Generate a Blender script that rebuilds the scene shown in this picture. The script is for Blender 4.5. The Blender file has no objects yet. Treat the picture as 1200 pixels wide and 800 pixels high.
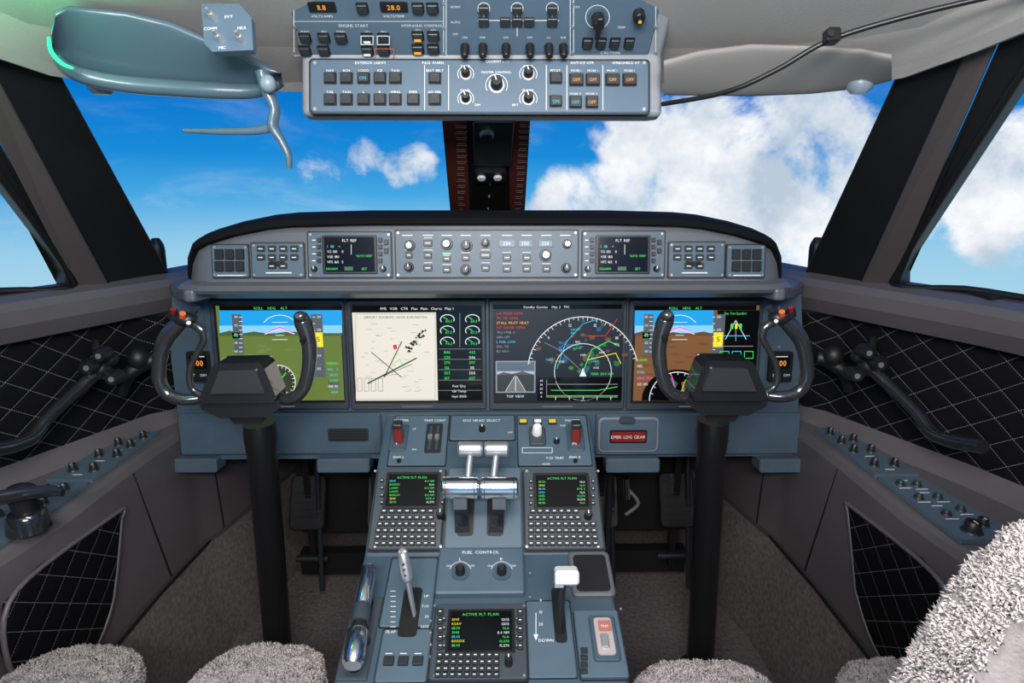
import bpy, math, random, bisect
from mathutils import Vector, Matrix, Euler, noise
random.seed(3)
V3=Vector
rad=math.radians
# ------------------------------------------------------------------ camera
C=V3((.036,0,1.25)); FP=700.0
EUL=Euler((rad(90-14.4),0,rad(-.8)))
R=EUL.to_matrix(); FW=R@V3((0,0,-1))
cam=bpy.data.cameras.new('camera'); cam.sensor_width=36; cam.lens=FP/1200*36
cam.clip_start=.02
co=bpy.data.objects.new('camera',cam); co.location=C; co.rotation_euler=EUL
bpy.context.collection.objects.link(co); bpy.context.scene.camera=co
try:
    bpy.context.scene.view_settings.view_transform='Standard'
    bpy.context.scene.view_settings.look='None'
except Exception as e: print(e)
def ray(px,py): return R@V3(((px-600)/FP,-(py-400)/FP,-1))
def at(px,py,x=None,y=None,z=None):
    r=ray(px,py)
    if y is not None: t=(y-C.y)/r.y
    elif x is not None: t=(x-C.x)/r.x
    else: t=(z-C.z)/r.z
    return C+r*t
def mpp(P): return (P-C).dot(FW)/FP
# ------------------------------------------------------------------ materials
MATS={}
def mat(name,col,rough=.5,metal=0,emit=0,bump=0,bscale=200,var=.0,vscale=8,coat=0,spec=.5,trans=0):
    if name in MATS: return MATS[name]
    m=bpy.data.materials.new(name); m.use_nodes=True; nt=m.node_tree; N=nt.nodes; L=nt.links
    p=N['Principled BSDF']
    p.inputs['Base Color'].default_value=(*col,1); p.inputs['Roughness'].default_value=rough
    p.inputs['Metallic'].default_value=metal; p.inputs['Coat Weight'].default_value=coat
    p.inputs['Specular IOR Level'].default_value=spec
    if trans: p.inputs['Transmission Weight'].default_value=trans
    if emit:
        p.inputs['Emission Color'].default_value=(*col,1); p.inputs['Emission Strength'].default_value=emit
        p.inputs['Base Color'].default_value=(col[0]*.1,col[1]*.1,col[2]*.1,1)
    tc=None
    if var or bump: tc=N.new('ShaderNodeTexCoord')
    if var:
        n=N.new('ShaderNodeTexNoise'); n.inputs['Scale'].default_value=vscale; n.inputs['Detail'].default_value=4
        L.new(tc.outputs['Object'],n.inputs['Vector'])
        r=N.new('ShaderNodeValToRGB'); r.color_ramp.elements[0].position=.3; r.color_ramp.elements[1].position=.7
        r.color_ramp.elements[0].color=(*[c*(1-var) for c in col],1); r.color_ramp.elements[1].color=(*[min(1,c*(1+var)) for c in col],1)
        L.new(n.outputs['Fac'],r.inputs['Fac']); L.new(r.outputs['Color'],p.inputs['Base Color'])
    if bump:
        n=N.new('ShaderNodeTexNoise'); n.inputs['Scale'].default_value=bscale; n.inputs['Detail'].default_value=3
        L.new(tc.outputs['Object'],n.inputs['Vector'])
        b=N.new('ShaderNodeBump'); b.inputs['Strength'].default_value=bump; b.inputs['Distance'].default_value=.002
        L.new(n.outputs['Fac'],b.inputs['Height']); L.new(b.outputs['Normal'],p.inputs['Normal'])
    MATS[name]=m; return m
PANEL=mat('painted_panel_bluegray',(.062,.099,.135),.45,var=.06,vscale=30,bump=.05,bscale=900)
PANEL2=mat('painted_panel_face',(.078,.117,.155),.45,var=.05,vscale=30)
PEDM=mat('pedestal_paint',(.048,.083,.114),.4,var=.06,vscale=20)
PEDP=mat('pedestal_plate',(.075,.118,.156),.45,var=.05,vscale=20)
OVH=mat('overhead_plate',(.085,.135,.19),.42,var=.04,vscale=20)
OVHR=mat('overhead_rim',(.24,.26,.29),.45)
GFACE=mat('glareshield_face',(.11,.117,.13),.42,bump=.1,bscale=600)
GTOP=mat('glareshield_leather',(.005,.005,.0055),.8,bump=.3,bscale=500,spec=.15)
WALL=mat('wall_leather_gray',(.102,.094,.099),.40,bump=.25,bscale=450,var=.06,vscale=6)
WALLD=mat('wall_dark_gray',(.060,.056,.060),.42,bump=.25,bscale=450)
CEIL=mat('headliner_gray',(.39,.372,.366),.6,bump=.2,bscale=350,var=.05,vscale=4)
TRIM=mat('window_trim_gray',(.07,.06,.06),.5,bump=.15,bscale=500)
PILL=mat('pillar_black_leather',(.008,.008,.0085),.5,bump=.3,bscale=500,spec=.35)
RUB=mat('rubber_black',(.006,.006,.006),.5)
BLK=mat('black_plastic',(.012,.012,.013),.35)
BLKG=mat('black_gloss',(.016,.017,.02),.14,coat=.8)
COLM=mat('column_black',(.010,.010,.011),.38,coat=.1)
GUN=mat('gunmetal_gloss',(.085,.088,.096),.16,metal=.7,coat=.6)
HUBF=mat('hub_face_gray',(.05,.052,.058),.28,metal=.3,coat=.5)
KEY=mat('key_gray',(.042,.055,.068),.45)
KEYD=mat('key_dark',(.02,.024,.028),.4)
CHR=mat('chrome',(.82,.82,.83),.18,metal=1)
SIL=mat('satin_silver',(.60,.61,.62),.33,metal=.8)
WHT=mat('white_paint',(.8,.8,.78),.4)
LAB=mat('label_white',(.8,.83,.85),.5,emit=.0)
VOID=mat('shade_black',(.004,.004,.005),.8)  # near-black: shade under the panel is put into the colour
RED=mat('red_paint',(.22,.012,.01),.4)
REDD=mat('placard_brown',(.11,.025,.018),.5)
ORG=mat('orange_button',(.6,.12,.03),.4)
VIS=mat('visor_bluegray',(.075,.12,.165),.32,coat=.25)
VIS2=mat('visor_light',(.20,.26,.31),.35)
GRT=mat('worn_leather_olive',(.050,.047,.038),.5,bump=.3,bscale=200,var=.15,vscale=15)
SCR=mat('screen_black',(.004,.004,.005),.15)
WOOLB=mat('fleece_base',(.26,.23,.228),.95,bump=.6,bscale=300,var=.2,vscale=60)
WOOL=mat('fleece_fibre',(.44,.395,.39),.95,var=.22,vscale=80)
WOOLW=mat('fleece_light',(.54,.49,.48),.95,var=.15,vscale=80)
def E(n,c,s=1.0): return mat('lit_'+n,c,.4,emit=s)
eW=E('white',(.8,.83,.87),1); eG=E('green',(.05,.8,.12)); eC=E('cyan',(.05,.6,.85)); eY=E('yellow',(.9,.78,.02)); eM=E('magenta',(.8,.1,.7))
eR=E('red',(.6,.03,.03)); eA=E('amber',(1,.35,.03),1.2); eSky=E('pfd_sky',(.01,.36,.82)); eSkyL=E('pfd_sky_low',(.25,.62,.9)); eGr=E('pfd_ground',(.13,.19,.04)); eBr=E('pfd_earth',(.20,.09,.03))
ePg=E('chart_page',(.78,.74,.64)); eTape=E('tape_gray',(.09,.11,.13)); eDk=E('screen_darkblue',(.006,.012,.022)); eBk=E('ink',(.01,.01,.01)); eGd=E('map_green',(.02,.13,.045)); eBn=E('map_brown',(.14,.06,.025)); eBl=E('map_blue',(.02,.08,.22)); eGy=E('gray',(.28,.30,.33))
GRK2=E('dim_green',(.02,.18,.06),.5)
CARP=mat('carpet_loop',(.125,.106,.108),.95,bump=.8,bscale=220,var=.35,vscale=90)
def quilt(name,a,b,s):
    m=bpy.data.materials.new(name); m.use_nodes=True; nt=m.node_tree; N=nt.nodes; L=nt.links
    p=N['Principled BSDF']; p.inputs['Roughness'].default_value=.65; p.inputs['Specular IOR Level'].default_value=.12
    tc=N.new('ShaderNodeTexCoord'); sp=N.new('ShaderNodeSeparateXYZ'); L.new(tc.outputs['Object'],sp.inputs[0])
    def M(op,x,y=None,c=None):
        n=N.new('ShaderNodeMath'); n.operation=op
        for i,k in enumerate((x,y,c)):
            if k is None: continue
            if isinstance(k,(int,float)): n.inputs[i].default_value=k
            else: L.new(k,n.inputs[i])
        return n.outputs[0]
    yy=M('MULTIPLY',sp.outputs['Y'],a/s); zz=M('MULTIPLY',sp.outputs['Z'],b/s)
    pp=M('ADD',yy,zz); qq=M('SUBTRACT',yy,zz)
    def ln(u,w):
        f=M('ABSOLUTE',M('SUBTRACT',M('FRACT',u),.5))
        on=M('GREATER_THAN',f,.486)
        dash=M('LESS_THAN',M('FRACT',M('MULTIPLY',w,10)),.6)
        return f,M('MULTIPLY',on,dash)
    f1,l1=ln(pp,qq); f2,l2=ln(qq,pp)
    line=M('MAXIMUM',l1,l2)
    mx=N.new('ShaderNodeMix'); mx.data_type='RGBA'; mx.inputs['A'].default_value=(.005,.005,.006,1); mx.inputs['B'].default_value=(.20,.20,.21,1)
    L.new(line,mx.inputs['Factor']); L.new(mx.outputs['Result'],p.inputs['Base Color'])
    h=M('MAXIMUM',f1,f2); h=M('SUBTRACT',1,M('POWER',M('MULTIPLY',h,2),6))
    bp=N.new('ShaderNodeBump'); bp.inputs['Strength'].default_value=.4; bp.inputs['Distance'].default_value=.005
    L.new(h,bp.inputs['Height']); L.new(bp.outputs['Normal'],p.inputs['Normal'])
    return m
QUILT=quilt('quilted_black_leather',.8,1.0,.058)
# ------------------------------------------------------------------ builders
class Fr:
    def __init__(s,O,U,Vv):
        s.O=V3(O); s.U=V3(U).normalized(); s.V=V3(Vv).normalized(); s.N=s.U.cross(s.V).normalized()
    def uv(s,px,py):
        r=ray(px,py); t=(s.O-C).dot(s.N)/r.dot(s.N); P=C+r*t-s.O
        return P.dot(s.U),P.dot(s.V)
    def P(s,u,v,n=0): return s.O+s.U*u+s.V*v+s.N*n
    def m(s,px,py):
        u,v=s.uv(px,py); return mpp(s.P(u,v))
def rr(u0,v0,u1,v1,r,k=3):
    r=min(r,(u1-u0)/2-1e-5,(v1-v0)/2-1e-5)
    if r<=1e-5: return [(u0,v0),(u1,v0),(u1,v1),(u0,v1)]
    out=[]
    for cx,cy,a0 in ((u1-r,v0+r,-90),(u1-r,v1-r,0),(u0+r,v1-r,90),(u0+r,v0+r,180)):
        for i in range(k+1):
            a=rad(a0+90*i/k); out.append((cx+r*math.cos(a),cy+r*math.sin(a)))
    return out
GL={}
def glyph(c):
    if c in GL: return GL[c]
    cu=bpy.data.curves.new('g','FONT'); cu.body=c; cu.resolution_u=2
    ob=bpy.data.objects.new('g',cu); bpy.context.collection.objects.link(ob)
    me=bpy.data.meshes.new_from_object(ob)
    vs=[(v.co.x,v.co.y) for v in me.vertices]; fs=[tuple(p.vertices) for p in me.polygons]
    bpy.data.objects.remove(ob); bpy.data.curves.remove(cu); bpy.data.meshes.remove(me)
    if vs:
        x0=min(v[0] for v in vs); w=max(v[0] for v in vs)-x0
    else: x0=0;w=.25
    GL[c]=(vs,fs,x0,w); return GL[c]
class B:
    def __init__(s): s.v=[];s.f=[];s.mi=[];s.sm=[];s.ms=[]
    def add(s,vs,fs,m,smooth=False):
        o=len(s.v); s.v+= [tuple(p) for p in vs]
        if m not in s.ms: s.ms.append(m)
        k=s.ms.index(m)
        for f in fs: s.f.append(tuple(i+o for i in f)); s.mi.append(k); s.sm.append(smooth)
    def obj(s,name,parent=None,bevel=0,mirror=False,seg=2,subsurf=0):
        me=bpy.data.meshes.new(name); vs=s.v; fs=s.f
        if mirror: vs=[(-x,y,z) for x,y,z in vs]; fs=[tuple(reversed(f)) for f in fs]
        me.from_pydata(vs,[],fs)
        for m in s.ms: me.materials.append(m)
        me.polygons.foreach_set('material_index',s.mi); me.polygons.foreach_set('use_smooth',s.sm); me.update()
        ob=bpy.data.objects.new(name,me); bpy.context.collection.objects.link(ob)
        if parent: ob.parent=parent
        if bevel:
            b=ob.modifiers.new('bevel','BEVEL'); b.width=bevel; b.segments=seg; b.limit_method='ANGLE'; b.angle_limit=rad(35); b.harden_normals=False
        return ob
    def rings(s,rs,m,cap0=True,cap1=True,smooth=False):
        n=len(rs[0]); vs=[p for r in rs for p in r]; fs=[]
        for k in range(len(rs)-1):
            for i in range(n):
                j=(i+1)%n; fs.append((k*n+i,k*n+j,(k+1)*n+j,(k+1)*n+i))
        s.add(vs,fs,m,smooth)
        if cap0: s.add(rs[0],[tuple(reversed(range(n)))],m)
        if cap1: s.add(rs[-1],[tuple(range(n))],m)
    def uvrect(s,fr,u0,v0,u1,v1,n0,n1,m,r=0,ch=0):
        a=[fr.P(u,v,n0) for u,v in rr(u0,v0,u1,v1,r)]
        b=[fr.P(u,v,n1-ch) for u,v in rr(u0,v0,u1,v1,r)]
        R_=[a,b]
        if ch>0:
            n=len(a); rc=max(r-ch,1e-4) if n>4 else 0
            R_.append([fr.P(u,v,n1) for u,v in (rr(u0+ch,v0+ch,u1-ch,v1-ch,rc) if n>4 else [(u0+ch,v0+ch),(u1-ch,v0+ch),(u1-ch,v1-ch),(u0+ch,v1-ch)])])
            if len(R_[2])!=n: R_.pop()
        s.rings(R_,m,cap0=False)
    def rect(s,fr,x0,y0,x1,y1,n0,n1,m,r=0,ch=0):
        xm,ym=(x0+x1)/2,(y0+y1)/2
        u0=fr.uv(x0,ym)[0];u1=fr.uv(x1,ym)[0];v0=fr.uv(xm,y1)[1];v1=fr.uv(xm,y0)[1]
        s.uvrect(fr,u0,v0,u1,v1,n0,n1,m,r*fr.m(xm,ym),ch)
    def flat(s,fr,x0,y0,x1,y1,n,m):
        xm,ym=(x0+x1)/2,(y0+y1)/2
        u0=fr.uv(x0,ym)[0];u1=fr.uv(x1,ym)[0];v0=fr.uv(xm,y1)[1];v1=fr.uv(xm,y0)[1]
        s.add([fr.P(u0,v0,n),fr.P(u1,v0,n),fr.P(u1,v1,n),fr.P(u0,v1,n)],[(0,1,2,3)],m)
    def poly(s,fr,pts,n0,n1,m):
        q=[fr.uv(*p) for p in pts]
        ar=sum(q[i][0]*q[(i+1)%len(q)][1]-q[(i+1)%len(q)][0]*q[i][1] for i in range(len(q)))
        if ar<0: q=q[::-1]
        if n0 is None: s.add([fr.P(u,v,n1) for u,v in q],[tuple(range(len(q)))],m)
        else: s.rings([[fr.P(u,v,n0) for u,v in q],[fr.P(u,v,n1) for u,v in q]],m)
    def line(s,fr,pts,w,n,m,closed=False):
        q=[V3((*fr.uv(*p),0)) for p in pts]
        if closed: q.append(q[0])
        hw=w*fr.m(*pts[0])/2
        for a,b in zip(q,q[1:]):
            d=b-a
            if d.length<1e-6: continue
            d.normalize(); o=V3((-d.y,d.x,0))*hw; e=d*hw*.6
            c=[a-e-o,b+e-o,b+e+o,a-e+o]
            s.add([fr.P(p.x,p.y,n) for p in c],[(0,1,2,3)],m)
    def arc(s,fr,cx,cy,r,a0,a1,w,n,m,k=24,ry=None):
        ry=ry or r
        s.line(fr,[(cx+r*math.cos(rad(a0+(a1-a0)*i/k)),cy-ry*math.sin(rad(a0+(a1-a0)*i/k))) for i in range(k+1)],w,n,m)
    def disc(s,fr,px,py,r,n,m,k=20):
        s.poly(fr,[(px+r*math.cos(2*math.pi*i/k),py-r*math.sin(2*math.pi*i/k)) for i in range(k)],None,n,m)
    def cyl(s,fr,px,py,r,n0,n1,m,r2=None,k=18,ch=.0):
        u,v=fr.uv(px,py); q=fr.m(px,py); r=r*q; r2=r if r2 is None else r2*q
        def ring(R0,n): return [fr.P(u+R0*math.cos(2*math.pi*i/k),v+R0*math.sin(2*math.pi*i/k),n) for i in range(k)]
        rs=[ring(r,n0),ring(r2,n1-ch)]
        if ch: rs.append(ring(r2-ch,n1))
        s.rings(rs,m,cap0=False,cap1=False,smooth=True); s.add(rs[-1],[tuple(range(k))],m)
    def knob(s,fr,px,py,r,h=.014,m=None,ptr=None,ang=90,skirt=True):
        m=m or BLK
        if skirt: s.cyl(fr,px,py,r*1.25,0,.003,KEYD,ch=.001)
        s.cyl(fr,px,py,r,0,h,m,r2=r*.86,ch=.0012)
        if ptr:
            a=rad(ang); u,v=fr.uv(px,py); q=fr.m(px,py)*r*.8; w=fr.m(px,py)*.6
            d=(math.cos(a),math.sin(a)); o=(-d[1]*w,d[0]*w)
            s.add([fr.P(u+o[0],v+o[1],h+.0004),fr.P(u-o[0],v-o[1],h+.0004),fr.P(u+d[0]*q-o[0],v+d[1]*q-o[1],h+.0004),fr.P(u+d[0]*q+o[0],v+d[1]*q+o[1],h+.0004)],[(0,1,2,3)],ptr)
    def text(s,fr,t,px,py,h,n,m,al='C',ws=1):
        q=fr.m(px,py); u,v=fr.uv(px,py); sc=h*q/.7; x=0; items=[]
        for c in t:
            if c==' ': x+=.4; continue
            g=glyph(c); items.append((g,x)); x+=g[3]+.11
        off={'C':-x/2,'L':0,'R':-x}[al]
        for g,gx in items:
            s.add([fr.P(u+(p[0]-g[2]+gx+off)*sc*ws,v+p[1]*sc-h*q/2,n) for p in g[0]],g[1],m)
    def tube(s,pts,rs,m,k=12,smooth=2,flatz=1):
        pts=[V3(p) for p in pts]
        if not isinstance(rs,(list,tuple)): rs=[rs]*len(pts)
        if smooth:
            P=[];Q=[]
            n=len(pts)
            for i in range(n-1):
                p0=pts[max(i-1,0)];p1=pts[i];p2=pts[i+1];p3=pts[min(i+2,n-1)]
                st=smooth*3
                for j in range(st):
                    t=j/st
                    P.append(.5*((2*p1)+(p2-p0)*t+(2*p0-5*p1+4*p2-p3)*t*t+(3*p1-p0-3*p2+p3)*t**3)); Q.append(rs[i]*(1-t)+rs[i+1]*t)
            P.append(pts[-1]);Q.append(rs[-1]); pts,rs=P,Q
        up=V3((0,0,1)); T=(pts[1]-pts[0]).normalized()
        if abs(T.dot(up))>.9: up=V3((0,1,0))
        nrm=(up-T*up.dot(T)).normalized(); R_=[]
        for i,p in enumerate(pts):
            a=pts[max(i-1,0)];b=pts[min(i+1,len(pts)-1)]; T=(b-a).normalized()
            nrm=(nrm-T*nrm.dot(T)).normalized(); bi=T.cross(nrm)
            R_.append([p+(nrm*math.cos(2*math.pi*j/k)+bi*math.sin(2*math.pi*j/k)*flatz)*rs[i] for j in range(k)])
        s.rings(R_,m,True,True,True)
    def ball(s,c,r,m,sx=1,sy=1,sz=1,k=16):
        c=V3(c); rs=[]
        for i in range(1,k//2+2):
            a=math.pi*(i-.5)/(k//2+1)
            rs.append([c+V3((r*sx*math.sin(a)*math.cos(2*math.pi*j/k),r*sy*math.sin(a)*math.sin(2*math.pi*j/k),-r*sz*math.cos(a))) for j in range(k)])
        s.rings(rs,m,True,True,True)
    def grid(s,rows,m,smooth=True,closed=False):
        n=len(rows[0])
        for k in range(len(rows)-1):
            fs=[(i,i+1,n+i+1,n+i) for i in range(n-1)]
            mm=m[k] if isinstance(m,list) else m
            s.add(list(rows[k])+list(rows[k+1]),fs,mm,smooth)
    def box(s,a,b,m):
        x0,y0,z0=a;x1,y1,z1=b
        if x0>x1: x0,x1=x1,x0
        s.add([(x0,y0,z0),(x1,y0,z0),(x1,y1,z0),(x0,y1,z0),(x0,y0,z1),(x1,y0,z1),(x1,y1,z1),(x0,y1,z1)],
              [(3,2,1,0),(4,5,6,7),(0,1,5,4),(1,2,6,5),(2,3,7,6),(3,0,4,7)],m)
    def slab(s,pts,d,m):
        """solid polygon: pts 3-D loop, extruded by vector d"""
        pts=[V3(p) for p in pts]; d=V3(d); n=len(pts)
        s.add(pts+[p+d for p in pts],[tuple(range(n)),tuple(reversed(range(n,2*n)))]+[(i,i+n,(i+1)%n+n,(i+1)%n) for i in range(n)],m)
def empty(name,loc=(0,0,0)):
    e=bpy.data.objects.new(name,None); e.empty_display_size=.05; bpy.context.collection.objects.link(e); return e
def lerp(tab,y):
    if y>=tab[0][0]: return tab[0][1]
    for (a,p),(b,q) in zip(tab,tab[1:]):
        if b<=y<=a: return q+(p-q)*(y-b)/(a-b)
    return tab[-1][1]
# ------------------------------------------------------------------ floor & walls
b=B(); b.box((-1.0,-.6,-.03),(1.0,2.0,0),CARP); b.obj('floor')
b=B(); b.box((-.95,2.0,0),(.95,2.03,.98),VOID); b.box((-.64,1.78,.14),(.64,1.99,.9),VOID)  # second box is an added block, coloured near-black for the under-panel shade
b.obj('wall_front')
FX=[(2.0,.70),(1.75,.74),(1.5,.79),(1.25,.90),(1.05,.99),(.85,1.03),(.5,1.06),(0,1.08),(-.6,1.08)]
FI=[(2.0,.66),(1.75,.71),(1.5,.775),(1.25,.79),(1.0,.79),(.9,.803),(.7,.83),(0,.85),(-.6,.85)]
def side_wall(sg):
    b=B(); ys=[2.0,1.9,1.75,1.6,1.5,1.46,1.42,1.38,1.3,1.2,1.1,1.0,.9,.8,.7,.5,.25,0,-.3,-.6]
    secs=[]
    for y in ys:
        f=lerp(FX,y); i=min(lerp(FI,y),f-.03); q=0 if y>1.43 else .03
        zc=.66
        secs.append([(f+.05,1.05),(f+.0,1.046),(f-.03,1.036),(f-.04,1.02),(f-.036,.99),(f-.012,.955),(f+q,.945),(f+q,.70),(f-.005,.665),(i+.012,zc),(i+.002,zc-.006),(i-.004,zc-.02),(i+.004,.32),(i+.001,.305),(i-.045,0)])
    rows=[[(x*sg,y,z) for (x,z),y in [(s_[k],y) for s_,y in zip(secs,ys)]] for k in range(len(secs[0]))]
    mats=[TRIM,WALL,WALL,WALL,WALL,WALL,QUILT,WALL,WALL,WALL,WALL,WALL,WALLD,CARP]
    if sg>0: rows=[r[::-1] for r in rows]
    b.grid(rows,mats)
    for ya,yb in ((1.22,1.30),(1.50,1.52)):
        i0=min(lerp(FI,ya),lerp(FX,ya)-.03);i1=min(lerp(FI,yb),lerp(FX,yb)-.03)
        b.tube([((i0-.003)*sg,ya,.64),((i1+.003)*sg,yb,.32)],.0022,RUB,k=6,smooth=0)
    b.tube([(lerp(FI,y)*sg,y,.308) for y in (1.6,1.5,1.25,1.0,.9,.7,.3)],.004,RUB,k=6,smooth=0)
    return b
side_wall(-1).obj('wall_left'); side_wall(1).obj('wall_right')
def pocket(sg):
    fr=Fr((sg*.79,1,.5),(0,-sg,0),(0,0,1)); b=B()
    P=[(1.155,.565),(1.17,.58),(1.14,.585),(.94,.600),(.86,.585),(.835,.52),(.845,.42),(.885,.355),(.96,.34),(1.03,.365),(1.09,.42)]
    q=[((1-y)*sg,z-.5) for y,z in P]
    ar=sum(q[i][0]*q[(i+1)%len(q)][1]-q[(i+1)%len(q)][0]*q[i][1] for i in range(len(q)))
    if ar<0:q=q[::-1]
    b.rings([[fr.P(u,v,-.004) for u,v in q],[fr.P(u,v,.008) for u,v in q]],QUILT)
    pts=[fr.P(u,v,.006) for u,v in q]; b.tube(pts+[pts[0]],.0045,WALL,k=8,smooth=1)
    b.obj('map_pocket')
pocket(-1);pocket(1)
# ------------------------------------------------------------------ window pillars, frames & glass
def pillars(sg):
    b=B()
    def w(px,py,y): return at(px,py,y=y)
    A0=w(940,332,1.52);A1=w(1053,90,1.11); A1u=w(1062,72,1.10)
    B0=w(1004,342,1.37);B1=w(1143,38,.98)
    C0=w(1040,345,1.31);C1=w(1180,26,.93)
    D0=w(1054,335,1.27);D1=w(1054,312,1.26);D2=w(1199,85,.93);D3=w(1235,30,.87)
    o=V3((.035,.05,.0))
    b.slab([A0,A1,A1u,B1,B0],o,PILL)
    b.slab([B0+V3((-.004,-.004,0)),B1+V3((-.004,-.004,0)),C1,C0],o,TRIM)
    b.slab([C0,C1,D3,D2,D1,D0],o+V3((.01,-.02,0)),PILL)
    b.tube([A0,A1],.004,RUB,smooth=0); b.tube([B0,B1],.003,RUB,smooth=0)
    q=at(957,292,y=1.52); b.tube([q+V3((0,0,.03)),q+V3((0,0,.015)),q,q+V3((.0,0,-.05))],[.008,.016,.018,.016],RUB,k=12)
    return b,(A0,A1,D0,D1,D2,D3)
bb,KP=pillars(1)
bb.obj('pillar_right',bevel=.004); bb.obj('pillar_left',bevel=.004,mirror=True)
A0,A1,D0,D1,D2,D3=KP
def side_frame():
    b=B()
    pts=[D3,D2,D1,D0+V3((0.0,-.01,0)),V3((.955,1.17,1.055)),V3((1.01,1.05,1.052)),V3((1.06,.85,1.052)),V3((1.09,.5,1.055)),V3((1.09,.36,1.08)),V3((.93,.36,1.40)),V3((.84,.45,1.47)),V3((.78,.85,1.46))]
    b.tube(pts+[pts[0]],.007,RUB,k=8,smooth=1)
    b.box((.955,1.10,1.045),(1.0,1.19,1.053),BLK)
    return b
for i,mi in ((1,False),(2,True)): side_frame().obj('window_%d'%i,mirror=mi)
def glassmat():
    m=bpy.data.materials.new('window_glass'); m.use_nodes=True; nt=m.node_tree; N=nt.nodes; L=nt.links
    N.remove(N['Principled BSDF']); o=N['Material Output']
    t=N.new('ShaderNodeBsdfTransparent'); t.inputs[0].default_value=(.985,.995,1,1); g=N.new('ShaderNodeBsdfGlossy'); g.inputs['Roughness'].default_value=.02
    f=N.new('ShaderNodeFresnel'); f.inputs[0].default_value=1.2; mx=N.new('ShaderNodeMixShader')
    ml=N.new('ShaderNodeMath'); ml.operation='MULTIPLY'; ml.inputs[1].default_value=.1; L.new(f.outputs[0],ml.inputs[0]); L.new(ml.outputs[0],mx.inputs[0])
    L.new(t.outputs[0],mx.inputs[1]);L.new(g.outputs[0],mx.inputs[2]);L.new(mx.outputs[0],o.inputs[0]); return m
GLASS=glassmat()
for i,sg in ((3,-1),(4,1)):
    b=B(); a0=V3((A0.x*sg,A0.y,A0.z));a1=V3((A1.x*sg,A1.y,A1.z)); c0=V3((.03*sg,1.93,1.03));c1=V3((.03*sg,1.37,1.47))
    rows=[[(a0*(1-u)+c0*u)*(1-v)+(a1*(1-u)+c1*u)*v+V3((0,.05*math.sin(math.pi*u),0)) for u in [k/12 for k in range(13)]] for v in [k/8 for k in range(9)]]
    b.grid(rows,GLASS); b.obj('window_%d'%i)
def upper(sg):
    b=B(); S=lambda x,y,z:(x*sg,y,z)
    b.slab([S(1.09,.36,1.05),S(1.09,-.6,1.05),S(.80,-.6,1.5),S(.80,.36,1.5)],(sg*.03,0,0),TRIM); b.obj('trim_1' if sg<0 else 'trim_2')
upper(-1);upper(1)
# ------------------------------------------------------------------ ceiling
b=B()
Eh=[(0,1.37,1.455),(.25,1.335,1.445),(.5,1.25,1.43),(.64,1.16,1.425),(.715,1.075,1.43),(.745,.95,1.447),(.76,.85,1.462),(.80,.5,1.49),(.81,0,1.5),(.81,-.6,1.5)]
def half(sg):
    rows=[[],[],[],[],[],[],[]]
    for k,(x,y,z) in enumerate(Eh):
        t=min(1,k/4)
        fy=1 if k<4 else max(0,1-(k-3)/3.5)
        rows[0].append((x+.03*t,y+.04*fy,z+.03)); rows[1].append((x,y,z)); rows[2].append((x-.015*t,y-.02*fy,z-.003)); rows[3].append((x-.03*t,y-.035*fy,z+.012))
        rows[4].append((x*.93,y-.13*fy,z+.055)); rows[5].append((x*.84,y-.38*fy,z+.14)); rows[6].append((x*.6,max(-.6,y-.75*fy) if k<9 else -.6,1.68))
    return [[(p[0]*sg,p[1],p[2]) for p in r] for r in rows]
for sg in (1,-1): b.grid(half(sg),[TRIM,CEIL,CEIL,CEIL,CEIL,CEIL])
b.add([(-.6,-.6,1.68),(.6,-.6,1.68),(.6,1.0,1.68),(-.6,1.0,1.68)],[(0,1,2,3)],CEIL)
b.obj('ceiling')
# ------------------------------------------------------------------ centre post
b=B()
def w(px,py,y): return at(px,py,y=y)
T0,T1=1.33,1.80
b.slab([w(614,262,T1),w(622,130,T0),w(517,130,T0),w(529,262,T1)],(0,.03,.03),BLK)
up=V3((0,-.004,.003))
b.slab([w(551,262,T1)+up,w(546,136,T0)+up,w(519,136,T0)+up,w(530,262,T1)+up],(0,.004,0),REDD)
b.slab([w(613,262,T1)+up,w(621,136,T0)+up,w(595,136,T0)+up,w(598,262,T1)+up],(0,.004,0),REDD)
P0=at(570,262,y=T1);P1=at(570,138,y=T0)
frp=Fr(P0+up*1.6,(1,0,0),P1-P0)
LAB2=mat('placard_text',(.42,.30,.28),.6)
for side in (0,1):
    for i in range(16):
        y=146+i*7; t=(y-138)/124; xc=(532.5+8*t) if side==0 else (608-2.5*t)
        for k in range(2): b.flat(frp,xc-8+4*t+random.random()*2,y+k*2.2,xc+8-4*t-random.random()*3,y+k*2.2+.7,.001,LAB2)
b.rect(frp,548,137,594,190,0,.012,KEYD,r=3,ch=.002)
b.rect(frp,553,190,588,262,0,.006,RUB,r=3,ch=.002)
b.cyl(frp,563,151,9,.01,.020,SIL,r2=8); b.cyl(frp,563,151,6,.020,.024,BLK)
b.rect(frp,552,193,589,206,.005,.02,BLK,r=5,ch=.002)
b.cyl(frp,560,199,5,.02,.026,WHT,ch=.002);b.cyl(frp,579,199,5,.02,.026,WHT,ch=.002)
for y in (215,229,243): b.cyl(frp,571,y,2.2,.005,.009,CHR)
b.obj('windshield_center_post')
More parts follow.
